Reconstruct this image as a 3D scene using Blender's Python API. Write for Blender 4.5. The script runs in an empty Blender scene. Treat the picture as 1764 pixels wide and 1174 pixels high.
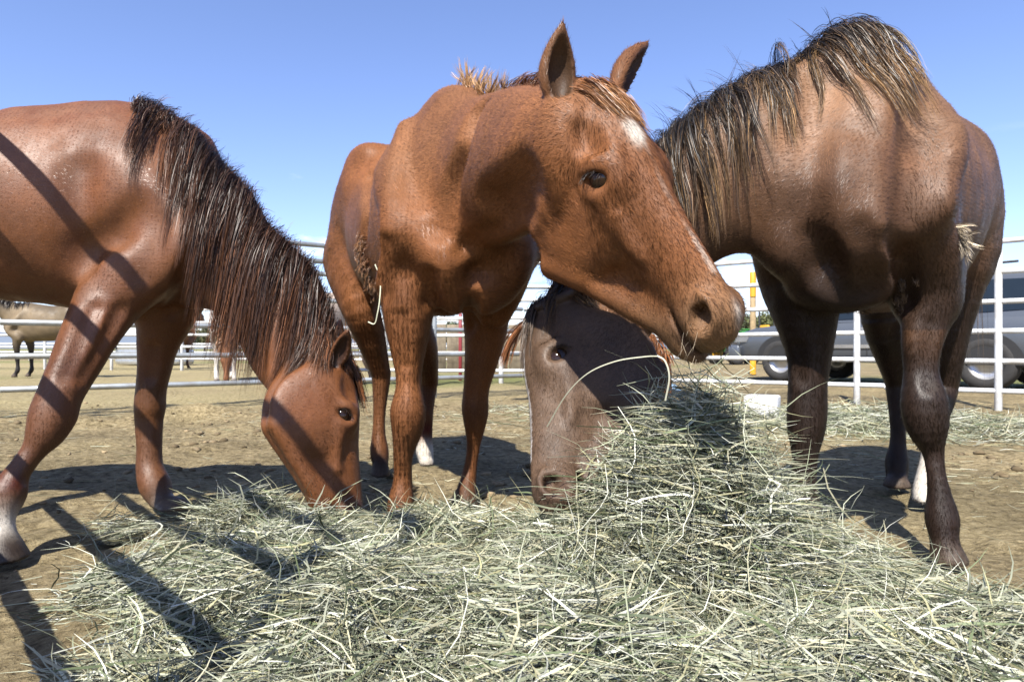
import bpy, math, random, os
import numpy as np
from mathutils import Vector

rng = np.random.default_rng(7)
random.seed(7)
scene = bpy.context.scene
COL = scene.collection

# ------------------------------------------------------------------ camera, sky, sun, exposure
CAM_H = 0.57
FPX, W_PX, HOR, CU = 1176.0, 1764.0, 600.0, 882.0
cam_d = bpy.data.cameras.new('camera'); cam = bpy.data.objects.new('camera', cam_d); COL.objects.link(cam)
cam.location = (0, 0, CAM_H); cam.rotation_euler = (math.radians(90), 0, 0)
cam_d.sensor_width = 36.0; cam_d.lens = 36.0 * FPX / W_PX
cam_d.shift_y = 13.0 / W_PX
cam_d.clip_start = 0.02; cam_d.clip_end = 9000
cam_d.dof.use_dof = True; cam_d.dof.focus_distance = 1.45; cam_d.dof.aperture_fstop = 10.0
scene.camera = cam

CLOUD = (2.7, 0.2, 0.6)
SUN = Vector((0.25, 0.80, -1.0)).normalized()          # direction the light travels
sun_el = math.asin(-SUN.z); sun_az = math.atan2(-SUN.x, -SUN.y)   # azimuth of the sun, from +Y towards +X
w = bpy.data.worlds.new('World'); scene.world = w; w.use_nodes = True
nt = w.node_tree; bg = nt.nodes['Background']
sky = nt.nodes.new('ShaderNodeTexSky'); sky.sky_type = 'NISHITA'; sky.sun_disc = False
sky.sun_elevation = sun_el; sky.sun_rotation = sun_az; sky.air_density = 0.9; sky.dust_density = 0.4; sky.ozone_density = 3.5
tint = nt.nodes.new('ShaderNodeMix'); tint.data_type = 'RGBA'; tint.blend_type = 'MULTIPLY'; tint.inputs[0].default_value = 1.0; tint.inputs[7].default_value = (1.05, .97, 1.10, 1)
nt.links.new(sky.outputs[0], tint.inputs[6]); 
# thin fair-weather cloud low over the horizon
tc = nt.nodes.new('ShaderNodeTexCoord'); mp = nt.nodes.new('ShaderNodeMapping'); mp.inputs['Scale'].default_value = (1, 1, 3.2); mp.inputs['Location'].default_value = CLOUD
nt.links.new(tc.outputs['Generated'], mp.inputs['Vector'])
cn = nt.nodes.new('ShaderNodeTexNoise'); cn.inputs['Scale'].default_value = 5.5; cn.inputs['Detail'].default_value = 8; cn.inputs['Roughness'].default_value = .58
nt.links.new(mp.outputs[0], cn.inputs['Vector'])
cr_ = nt.nodes.new('ShaderNodeMapRange'); cr_.inputs['From Min'].default_value = .60; cr_.inputs['From Max'].default_value = .74; nt.links.new(cn.outputs[0], cr_.inputs['Value'])
sx = nt.nodes.new('ShaderNodeSeparateXYZ'); nt.links.new(tc.outputs['Generated'], sx.inputs[0])
el = nt.nodes.new('ShaderNodeValToRGB'); ee = el.color_ramp.elements; ee[0].position = .02; ee[0].color = (0, 0, 0, 1); ee[1].position = .26; ee[1].color = (0, 0, 0, 1)
for p_, v_ in ((.10, 1.0), (.17, .9)): q_ = ee.new(p_); q_.color = (v_, v_, v_, 1)
nt.links.new(sx.outputs['Z'], el.inputs[0])
mu = nt.nodes.new('ShaderNodeMath'); mu.operation = 'MULTIPLY'; nt.links.new(cr_.outputs[0], mu.inputs[0]); nt.links.new(el.outputs[0], mu.inputs[1])
cm_ = nt.nodes.new('ShaderNodeMix'); cm_.data_type = 'RGBA'; cm_.inputs[7].default_value = (7.5, 7.6, 7.8, 1)
nt.links.new(mu.outputs[0], cm_.inputs[0]); nt.links.new(tint.outputs[2], cm_.inputs[6]); nt.links.new(cm_.outputs[2], bg.inputs['Color']); bg.inputs['Strength'].default_value = 0.098
sun_d = bpy.data.lights.new('sun', 'SUN'); sun_d.energy = 5.0; sun_d.angle = math.radians(0.55); sun_d.color = (1.0, 0.95, 0.87)
sun = bpy.data.objects.new('sun', sun_d); COL.objects.link(sun)
sun.rotation_euler = SUN.to_track_quat('-Z', 'Y').to_euler()
scene.view_settings.view_transform = 'Standard'; scene.view_settings.look = 'None'
scene.view_settings.gamma = 1.0; scene.view_settings.exposure = 1.25
scene.render.engine = 'CYCLES'
scene.cycles.max_bounces = 5; scene.cycles.diffuse_bounces = 1; scene.cycles.glossy_bounces = 3

def P(u, v, Y):
    """a point of the place at distance Y seen at photo position (u, v)"""
    return np.array([(u - CU) * Y / FPX, Y, CAM_H + (HOR - v) * Y / FPX])

def tag(o, label=None, cat=None, group=None, kind=None):
    if label: o['label'] = label
    if cat: o['category'] = cat
    if group: o['group'] = group
    if kind: o['kind'] = kind
    return o

def link(name, me, parent=None):
    o = bpy.data.objects.new(name, me); COL.objects.link(o)
    if parent is not None: o.parent = parent
    return o

def empty(name, loc=(0, 0, 0)):
    o = bpy.data.objects.new(name, None); COL.objects.link(o); o.location = loc; o.empty_display_size = 0.1
    return o

def mesh_np(name, verts, faces, mat=None, smooth=True, color=None):
    """faces: (n,3) or (n,4) int array"""
    verts = np.asarray(verts, np.float32); faces = np.asarray(faces, np.int32)
    me = bpy.data.meshes.new(name)
    me.vertices.add(len(verts)); me.vertices.foreach_set('co', verts.ravel())
    n, k = faces.shape
    me.loops.add(n * k); me.loops.foreach_set('vertex_index', faces.ravel())
    me.polygons.add(n)
    me.polygons.foreach_set('loop_start', np.arange(0, n * k, k, dtype=np.int32))
    me.polygons.foreach_set('loop_total', np.full(n, k, np.int32))
    me.polygons.foreach_set('use_smooth', np.full(n, bool(smooth)))
    me.update(calc_edges=True)
    if color is not None:
        c = np.ones((len(verts), 4), np.float32); c[:, :3] = color
        at = me.color_attributes.new('coat', 'FLOAT_COLOR', 'POINT'); at.data.foreach_set('color', c.ravel())
    if mat: me.materials.append(mat)
    return me

# ------------------------------------------------------------------ node helpers
def new_mat(name):
    m = bpy.data.materials.new(name); m.use_nodes = True
    return m, m.node_tree, m.node_tree.nodes['Principled BSDF']
def nd(t, typ, **kw):
    n = t.nodes.new(typ)
    for k, v in kw.items():
        if k in n.inputs.keys() if hasattr(n.inputs, 'keys') else False: n.inputs[k].default_value = v
        else: setattr(n, k, v)
    return n
def noise(t, scale, detail=4, rough=0.55, vec=None, dist=0.0):
    n = t.nodes.new('ShaderNodeTexNoise'); n.inputs['Scale'].default_value = scale; n.inputs['Detail'].default_value = detail
    n.inputs['Roughness'].default_value = rough; n.inputs['Distortion'].default_value = dist
    if vec is not None: t.links.new(vec, n.inputs['Vector'])
    return n
def ramp(t, fac, stops):
    r = t.nodes.new('ShaderNodeValToRGB'); el = r.color_ramp.elements
    while len(el) < len(stops): el.new(0.5)
    for e, (p, c) in zip(el, stops):
        e.position = p; e.color = (c[0], c[1], c[2], 1) if len(c) == 3 else c
    t.links.new(fac, r.inputs[0]); return r
def mixc(t, a, b, fac, mode='MIX'):
    m = t.nodes.new('ShaderNodeMix'); m.data_type = 'RGBA'; m.blend_type = mode
    for s, x in ((6, a), (7, b)):
        if isinstance(x, (tuple, list)): m.inputs[s].default_value = (*x[:3], 1)
        else: t.links.new(x, m.inputs[s])
    if isinstance(fac, (int, float)): m.inputs[0].default_value = fac
    else: t.links.new(fac, m.inputs[0])
    return m.outputs[2]
def bump(t, b, h, strength, dist=0.01, normal=None):
    n = t.nodes.new('ShaderNodeBump'); n.inputs['Strength'].default_value = strength; n.inputs['Distance'].default_value = dist
    t.links.new(h, n.inputs['Height'])
    if normal is not None: t.links.new(normal, n.inputs['Normal'])
    if b is not None: t.links.new(n.outputs[0], b.inputs['Normal'])
    return n.outputs[0]
def objcoord(t):
    return t.nodes.new('ShaderNodeTexCoord').outputs['Object']
def mapping(t, vec, scale=(1, 1, 1), rot=(0, 0, 0)):
    m = t.nodes.new('ShaderNodeMapping'); m.inputs['Scale'].default_value = scale; m.inputs['Rotation'].default_value = rot
    t.links.new(vec, m.inputs['Vector']); return m.outputs[0]
# ------------------------------------------------------------------ sculpting: smooth unions of tapered limbs, meshed as one skin
def unit(v):
    v = np.asarray(v, float); return v / (np.linalg.norm(v) + 1e-12)

def spline(A, n):
    """Catmull-Rom through the rows of A, n samples per span"""
    A = np.asarray(A, float); m = len(A)
    if m == 1: return A
    B = np.vstack([2 * A[0] - A[1], A, 2 * A[-1] - A[-2]]); out = []
    for i in range(m - 1):
        p0, p1, p2, p3 = B[i], B[i + 1], B[i + 2], B[i + 3]
        for t in np.linspace(0, 1, n, endpoint=False):
            out.append(0.5 * (2 * p1 + (p2 - p0) * t + (2 * p0 - 5 * p1 + 4 * p2 - p3) * t * t + (3 * p1 - p0 - 3 * p2 + p3) * t ** 3))
    out.append(A[-1]); return np.array(out)

class Sculpt:
    def __init__(s, lo, hi, h, fine=None, hf=None):
        """grid over lo..hi with step h, and step hf inside the box fine=(lo,hi)"""
        s.ax = []
        for a in range(3):
            if fine is None: x = np.arange(lo[a], hi[a] + h, h)
            else:
                f0, f1 = fine[0][a], fine[1][a]
                x = [lo[a]]
                while x[-1] < hi[a]:
                    c = x[-1]
                    dist = max(f0 - c, c - f1, 0)
                    x.append(c + min(h, hf + dist * 0.2))
                x = np.array(x)
            s.ax.append(x.astype(np.float32))
        s.F = np.full([len(a) for a in s.ax], 0.5, np.float32)
        s.marks = []         # (points, radii, colour) painted over the blend
        s.segs = []          # (a, b, radius, colour a, colour b, weight) for colour and hair direction
    def _sl(s, lo, hi):
        out = []
        for a in range(3):
            i0 = int(np.searchsorted(s.ax[a], lo[a])); i1 = int(np.searchsorted(s.ax[a], hi[a])) + 1
            i0 = max(i0 - 1, 0); i1 = min(i1 + 1, len(s.ax[a]))
            if i1 <= i0: return None
            out.append(slice(i0, i1))
        return tuple(out)
    def _grid(s, sl):
        return (s.ax[0][sl[0]][:, None, None], s.ax[1][sl[1]][None, :, None], s.ax[2][sl[2]][None, None, :])
    def chain(s, pts, R, up=(0, 0, 1), k=0.03, n=3, col=None, op='add', paint=True, w=1.0, cap=0.6, flow=1):
        """pts (m,3); R (m,2) = radius sideways, radius along up; up one vector or one per station"""
        pts = np.asarray(pts, float); R = np.asarray(R, float)
        if R.ndim == 1: R = np.stack([R, R], 1)
        m = len(pts)
        up = np.asarray(up, float)
        if up.ndim == 1: up = np.tile(up, (m, 1))
        colr = np.tile((0.3, 0.1, 0.04), (m, 1)) if col is None else (np.tile(col, (m, 1)) if np.ndim(col) == 1 else np.asarray(col, float))
        A = spline(np.hstack([pts, R, up, colr]), n) if m > 1 else np.hstack([pts, R, up, colr])
        p, r, u, c = A[:, :3], np.maximum(A[:, 3:5], 0.002), A[:, 5:8], np.clip(A[:, 8:11], 0, 1)
        pad = k + 0.03
        rm = r.max(1)
        lo = p.min(0) - rm.max() - pad; hi = p.max(0) + rm.max() + pad
        big = s._sl(lo, hi)
        if big is None: return
        D = np.full([b.stop - b.start for b in big], 0.5, np.float32)
        for i in range(max(len(p) - 1, 1)):
            j = min(i + 1, len(p) - 1)
            a, b = p[i], p[j]; ab = b - a; L2 = ab @ ab
            ra = max(rm[i], rm[j])
            sl = s._sl(np.minimum(a, b) - ra - pad, np.maximum(a, b) + ra + pad)
            if sl is None: continue
            sl = tuple(slice(max(sl[x].start, big[x].start), min(sl[x].stop, big[x].stop)) for x in range(3))
            if any(x.stop <= x.start for x in sl): continue
            X, Y, Z = s._grid(sl)
            X = X - np.float32(a[0]); Y = Y - np.float32(a[1]); Z = Z - np.float32(a[2])
            axd = ab / math.sqrt(L2) if L2 > 1e-12 else np.array([0, 0, 1.0])
            uu = (u[i] + u[j]) * 0.5
            if L2 <= 1e-12 and abs(unit(uu) @ axd) > 0.95: axd = np.array([1.0, 0, 0])
            uu = unit(uu - (uu @ axd) * axd); ss = np.cross(axd, uu)
            f = np.float32
            dx = X * f(axd[0]) + Y * f(axd[1]) + Z * f(axd[2])
            du = X * f(uu[0]) + Y * f(uu[1]) + Z * f(uu[2])
            ds = X * f(ss[0]) + Y * f(ss[1]) + Z * f(ss[2])
            L = math.sqrt(L2)
            if L > 1e-6:
                t = np.clip(dx / f(L), 0, 1); dx = dx - t * f(L)
                rs = f(r[i, 0]) + t * f(r[j, 0] - r[i, 0]); ru = f(r[i, 1]) + t * f(r[j, 1] - r[i, 1])
            else: rs, ru = f(r[i, 0]), f(r[i, 1])
            ea = 1.0 if i == 0 else cap; eb = 1.0 if j == len(p) - 1 else cap
            rx = np.minimum(rs, ru)
            if ea != eb or ea != 1.0: rx = rx * np.where(t <= 0, f(ea), f(eb)) if L > 1e-6 else rx
            a1 = ds / rs; a2 = du / ru; a3 = dx / rx
            k0 = np.sqrt(a1 * a1 + a2 * a2 + a3 * a3) + f(1e-6)
            k1 = np.sqrt((a1 / rs) ** 2 + (a2 / ru) ** 2 + (a3 / rx) ** 2) + f(1e-6)
            d = k0 * (k0 - 1) / k1
            q = tuple(slice(sl[x].start - big[x].start, sl[x].stop - big[x].start) for x in range(3))
            np.minimum(D[q], d, out=D[q])
            if op == 'add' and paint: s.segs.append((a, b, (r[i].mean() + r[j].mean()) / 2, c[i], c[j], w) if flow > 0 else (b, a, (r[i].mean() + r[j].mean()) / 2, c[j], c[i], w))
        G = s.F[big]; kk = np.float32(max(k, 1e-4))
        if op == 'add':
            hh = np.maximum(kk - np.abs(G - D), 0) / kk
            s.F[big] = np.minimum(G, D) - hh * hh * kk * np.float32(0.25)
        else:
            D = -D; hh = np.maximum(kk - np.abs(G - D), 0) / kk
            s.F[big] = np.maximum(G, D) + hh * hh * kk * np.float32(0.25)
    def blob(s, c, ax, R3, k=0.03, op='add', col=None, paint=True):
        """ellipsoid: ax = (x axis, y axis, z axis) rows, R3 radii"""
        c = np.asarray(c, float); M = np.array([unit(a) for a in ax]); R3 = np.asarray(R3, float)
        rm = R3.max() + k + 0.02
        sl = s._sl(c - rm, c + rm)
        if sl is None: return
        X, Y, Z = s._grid(sl); f = np.float32
        X = X - f(c[0]); Y = Y - f(c[1]); Z = Z - f(c[2])
        q = [(X * f(M[i, 0]) + Y * f(M[i, 1]) + Z * f(M[i, 2])) / f(R3[i]) for i in range(3)]
        k0 = np.sqrt(q[0] ** 2 + q[1] ** 2 + q[2] ** 2) + f(1e-6)
        k1 = np.sqrt((q[0] / f(R3[0])) ** 2 + (q[1] / f(R3[1])) ** 2 + (q[2] / f(R3[2])) ** 2) + f(1e-6)
        D = k0 * (k0 - 1) / k1
        G = s.F[sl]; kk = f(max(k, 1e-4))
        if op == 'add':
            hh = np.maximum(kk - np.abs(G - D), 0) / kk; s.F[sl] = np.minimum(G, D) - hh * hh * kk * f(0.25)
            if col is not None and paint: s.segs.append((c, c + 1e-4, R3.mean(), np.array(col), np.array(col), 1.0))
        else:
            D = -D; hh = np.maximum(kk - np.abs(G - D), 0) / kk; s.F[sl] = np.maximum(G, D) + hh * hh * kk * f(0.25)
    def cut_ground(s, z=0.0):
        Z = s.ax[2][None, None, :]
        s.F = np.maximum(s.F, np.float32(z) - Z)
    def mesh(s, smooth=2):
        F = s.F
        F[0] = F[-1] = 0.5; F[:, 0] = F[:, -1] = 0.5; F[:, :, 0] = F[:, :, -1] = 0.5
        neg = F < 0
        cnt = np.zeros([d - 1 for d in F.shape], np.uint8)
        for i in (0, 1):
            for j in (0, 1):
                for k in (0, 1):
                    cnt += neg[i:F.shape[0] - 1 + i, j:F.shape[1] - 1 + j, k:F.shape[2] - 1 + k]
        mask = (cnt > 0) & (cnt < 8)
        ci = np.argwhere(mask)
        idx = np.full(mask.shape, -1, np.int32); idx[mask] = np.arange(len(ci), dtype=np.int32)
        cor = [(i, j, k) for i in (0, 1) for j in (0, 1) for k in (0, 1)]
        fv = np.stack([F[ci[:, 0] + c[0], ci[:, 1] + c[1], ci[:, 2] + c[2]] for c in cor], 1)
        acc = np.zeros((len(ci), 3), np.float32); num = np.zeros(len(ci), np.float32)
        for a in range(8):
            for b in range(a + 1, 8):
                if sum(abs(cor[a][x] - cor[b][x]) for x in range(3)) != 1: continue
                fa, fb = fv[:, a], fv[:, b]; m = (fa < 0) != (fb < 0)
                t = np.where(m, fa / (fa - fb + 1e-12), 0)
                for x in range(3):
                    acc[:, x] += np.where(m, cor[a][x] + t * (cor[b][x] - cor[a][x]), 0)
                num += m
        fr = acc / num[:, None]
        V = np.stack([s.ax[x][ci[:, x]] + fr[:, x] * (s.ax[x][ci[:, x] + 1] - s.ax[x][ci[:, x]]) for x in range(3)], 1)
        Q = []
        for a in range(3):
            b, c = (a + 1) % 3, (a + 2) % 3
            n0 = np.take(neg, range(0, F.shape[a] - 1), axis=a); n1 = np.take(neg, range(1, F.shape[a]), axis=a)
            e = np.argwhere(n0 != n1)
            ok = (e[:, b] > 0) & (e[:, c] > 0) & (e[:, b] < F.shape[b] - 1) & (e[:, c] < F.shape[c] - 1); e = e[ok]
            fl = n0[e[:, 0], e[:, 1], e[:, 2]]
            def at(db, dc):
                q = e.copy(); q[:, b] += db; q[:, c] += dc; return idx[q[:, 0], q[:, 1], q[:, 2]]
            q = np.stack([at(-1, -1), at(0, -1), at(0, 0), at(-1, 0)], 1)
            q[~fl] = q[~fl][:, ::-1]; Q.append(q)
        Q = np.vstack(Q)
        # light smoothing that keeps the volume
        E = np.vstack([Q[:, [0, 1]], Q[:, [1, 2]], Q[:, [2, 3]], Q[:, [3, 0]]])
        deg = np.bincount(E.ravel(), minlength=len(V)).astype(np.float32)
        for lam in [0.5, -0.52] * smooth:
            S = np.stack([np.bincount(E[:, 0], V[E[:, 1], x], len(V)) + np.bincount(E[:, 1], V[E[:, 0], x], len(V)) for x in range(3)], 1)
            V = V + lam * (S / deg[:, None] - V)
        for _ in range(2):
            f0 = s.sample(V); g = np.empty_like(V); e = 0.004
            for x in range(3):
                o = np.zeros(3, np.float32); o[x] = e
                g[:, x] = (s.sample(V + o) - s.sample(V - o)) / (2 * e)
            g2 = (g * g).sum(1); st = np.where(g2 > .04, f0 / np.maximum(g2, .04), 0)
            V = V - np.clip(st, -.006, .006)[:, None] * g
        return V.astype(np.float32), Q
    def sample(s, V):
        ix = []; fr = []
        for x in range(3):
            i = np.clip(np.searchsorted(s.ax[x], V[:, x]) - 1, 0, len(s.ax[x]) - 2); ix.append(i)
            fr.append(np.clip((V[:, x] - s.ax[x][i]) / (s.ax[x][i + 1] - s.ax[x][i]), 0, 1))
        out = 0
        for a in (0, 1):
            for b in (0, 1):
                for c in (0, 1):
                    out = out + s.F[ix[0] + a, ix[1] + b, ix[2] + c] * (fr[0] if a else 1 - fr[0]) * (fr[1] if b else 1 - fr[1]) * (fr[2] if c else 1 - fr[2])
        return out
    def paint(s, V):
        """colour and hair direction of each vertex, blended from the limbs around it"""
        a = np.array([x[0] for x in s.segs], np.float32); b = np.array([x[1] for x in s.segs], np.float32)
        r = np.array([x[2] for x in s.segs], np.float32); ca = np.array([x[3] for x in s.segs], np.float32); cb = np.array([x[4] for x in s.segs], np.float32)
        wt = np.array([x[5] for x in s.segs], np.float32)
        ab = b - a; L2 = (ab * ab).sum(1) + 1e-9; dirn = ab / np.sqrt(L2)[:, None]
        C = np.zeros((len(V), 3), np.float32); T = np.zeros((len(V), 3), np.float32)
        for i0 in range(0, len(V), 6000):
            v = V[i0:i0 + 6000]
            av = v @ ab.T - (a * ab).sum(1)[None, :]
            t = np.clip(av / L2[None, :], 0, 1)
            va2 = (v * v).sum(1)[:, None] - 2 * v @ a.T + (a * a).sum(1)[None, :]
            d2 = np.maximum(va2 - 2 * t * av + t * t * L2[None, :], 0)
            q = np.sqrt(d2) / r[None, :]
            wq = wt[None, :] * np.exp(-np.clip(q - q.min(1, keepdims=True), 0, 9) * 7)
            wq /= wq.sum(1, keepdims=True)
            C[i0:i0 + 6000] = wq @ ca + (wq * t) @ (cb - ca)
            T[i0:i0 + 6000] = wq @ dirn
        for pts, rad, col in s.marks:
            w_ = np.zeros(len(V), np.float32)
            for q, r_ in zip(pts, rad): w_ = np.maximum(w_, np.clip(1.6 - np.linalg.norm(V - q, axis=1) / r_, 0, .5) * 2)
            C = C * (1 - w_[:, None]) + np.asarray(col) * w_[:, None]
        return C.astype(np.float32), T

def vnormals(V, Q):
    n = np.cross(V[Q[:, 2]] - V[Q[:, 0]], V[Q[:, 3]] - V[Q[:, 1]])
    N = np.stack([sum(np.bincount(Q[:, c], n[:, x], len(V)) for c in range(4)) for x in range(3)], 1)
    return (N / (np.linalg.norm(N, axis=1, keepdims=True) + 1e-12)).astype(np.float32)

def fur_mesh(name, V, Q, N, C, T, count, length, width, mat, parent, keep=None, lift=0.2, var=0.24):
    """a short coat: one slim blade per hair lock, lying along the hair direction"""
    ar = np.linalg.norm(np.cross(V[Q[:, 2]] - V[Q[:, 0]], V[Q[:, 3]] - V[Q[:, 1]]), axis=1)
    if keep is not None: ar = ar * keep[Q].mean(1)
    cs = np.cumsum(ar); pick = np.searchsorted(cs, rng.random(count) * cs[-1]); pick = np.minimum(pick, len(Q) - 1)
    wgt = rng.random((count, 4)); wgt = wgt / wgt.sum(1, keepdims=True)
    q = Q[pick]
    def lerp(A): return (A[q] * wgt[:, :, None]).sum(1)
    p = lerp(V); n = lerp(N); n /= np.linalg.norm(n, axis=1, keepdims=True) + 1e-9
    c = lerp(C); t = lerp(T)
    t = t - (t * n).sum(1, keepdims=True) * n
    t = t / (np.linalg.norm(t, axis=1, keepdims=True) + 1e-6) + rng.normal(0, 0.28, (count, 3))
    t = t - (t * n).sum(1, keepdims=True) * n; t /= np.linalg.norm(t, axis=1, keepdims=True) + 1e-6
    sd = np.cross(n, t)
    ln = (length * (0.6 + 0.8 * rng.random(count)))[:, None]; wd = (width * (0.7 + 0.6 * rng.random(count)))[:, None]
    lf = lift * (0.3 + 1.2 * rng.random((count, 1)))
    tip = p + (t * np.sqrt(np.maximum(1 - lf ** 2, 0.05)) + n * lf) * ln
    p0 = p - n * 0.0012
    VV = np.empty((count * 3, 3), np.float32); VV[0::3] = p0 + sd * wd * 0.5; VV[1::3] = p0 - sd * wd * 0.5; VV[2::3] = tip
    cc = c * 1.06 * np.exp(rng.normal(0, var, (count, 1)))
    CC = np.repeat(cc, 3, axis=0)
    me = mesh_np(name, VV, np.arange(count * 3).reshape(-1, 3), mat, True, CC)
    nn = n + 0.30 * t + rng.normal(0, 0.10, (count, 3)); nn /= np.linalg.norm(nn, axis=1, keepdims=True)
    me.normals_split_custom_set(np.repeat(nn, 3, axis=0).astype(np.float32))
    o = link(name, me, parent); o['kind'] = 'stuff'
    return o

def ribbons(name, paths, widths, cols, mat, parent=None, nrm=None, twist=0.6):
    """paths (n,m,3) -> flat tapered strips, one mesh; widths (n,) or (n,m); cols (n,3) or (n,m,3)"""
    paths = np.asarray(paths, np.float32); n, m, _ = paths.shape
    wd = np.asarray(widths, np.float32); wd = wd if wd.ndim == 2 else wd[:, None] * np.ones((1, m), np.float32)
    tg = np.gradient(paths, axis=1); tg /= np.linalg.norm(tg, axis=2, keepdims=True) + 1e-9
    ref = rng.normal(0, 1, (n, 1, 3)) * twist + (np.zeros(3) if nrm is None else np.asarray(nrm))
    ref = ref + rng.normal(0, 0.25, (n, m, 3)) * twist * np.linspace(0, 1, m)[None, :, None]
    sd = np.cross(tg, ref); sd /= np.linalg.norm(sd, axis=2, keepdims=True) + 1e-9
    V = np.empty((n, m, 2, 3), np.float32); V[:, :, 0] = paths - sd * wd[..., None] / 2; V[:, :, 1] = paths + sd * wd[..., None] / 2
    base = (np.arange(n) * m * 2)[:, None] + (np.arange(m - 1) * 2)[None, :]
    Q = np.stack([base, base + 1, base + 3, base + 2], 2).reshape(-1, 4)
    cols = np.asarray(cols, np.float32); cols = cols if cols.ndim == 3 else np.repeat(cols[:, None, :], m, 1)
    CC = np.repeat(cols[:, :, None, :], 2, 2).reshape(-1, 3)
    me = mesh_np(name, V.reshape(-1, 3), Q, mat, True, CC)
    return link(name, me, parent)
# ------------------------------------------------------------------ horse anatomy
CH = np.array((0.142, 0.054, 0.0185)); CHD = CH * 0.62; CHL = np.array((0.30, 0.13, 0.055))

def pchain(S, st, k=0.03, ratio=1.0, n=3, col=None, **kw):
    """limb through photo stations (u, v, Y, half width px[, depth ratio])"""
    st = [s if len(s) > 4 else (*s, ratio) for s in st]
    pts = np.array([P(s[0], s[1], s[2]) for s in st])
    r = np.array([(s[3] * s[2] / FPX * s[4], s[3] * s[2] / FPX) for s in st])
    tg = np.gradient(pts, axis=0); up = np.stack([-tg[:, 2], np.zeros(len(st)), tg[:, 0]], 1)
    up /= np.linalg.norm(up, axis=1, keepdims=True) + 1e-9
    S.chain(pts, r, up, k, n, col, **kw)
    return pts

def skin_at(S, pix, y0=1.0, y1=3.6):
    """where the sight line through a photo position meets the body"""
    out = []
    for u, v in pix:
        d = np.array([(u - CU) / FPX, 1.0, (HOR - v) / FPX]); t = np.arange(y0, y1, .004)
        q = (np.array((0, 0, CAM_H)) + d * t[:, None]).astype(np.float32); ok = np.ones(len(q), bool)
        for x in range(3): ok &= (q[:, x] > S.ax[x][1]) & (q[:, x] < S.ax[x][-2])
        f = np.where(ok, S.sample(q), 1.0); i = np.argmax(f < 0)
        if f[i] < 0: out.append((q[i], unit(d)))
    return out
def groove(S, pix, depth, r, k=.03):
    h_ = skin_at(S, pix)
    if len(h_) > 1: S.chain([p - d * (r - depth) for p, d in h_], [r] * len(h_), (0, 1, .1), k, 3, op='cut')
def ridge(S, pix, height, r, k=.04):
    h_ = skin_at(S, pix)
    if len(h_) > 1: S.chain([p + d * (r - height) for p, d in h_], [r] * len(h_), (0, 1, .1), k, 3, paint=False)

class Frame:
    def __init__(s, o, x, z, L=1.0):
        s.o = np.asarray(o, float); s.x = unit(x); z = np.asarray(z, float)
        s.z = unit(z - (z @ s.x) * s.x); s.y = np.cross(s.z, s.x); s.L = L
    def __call__(s, x, y, z): return s.o + s.L * (x * s.x + y * s.y + z * s.z)
    def d(s, x, y, z): return x * s.x + y * s.y + z * s.z

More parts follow.
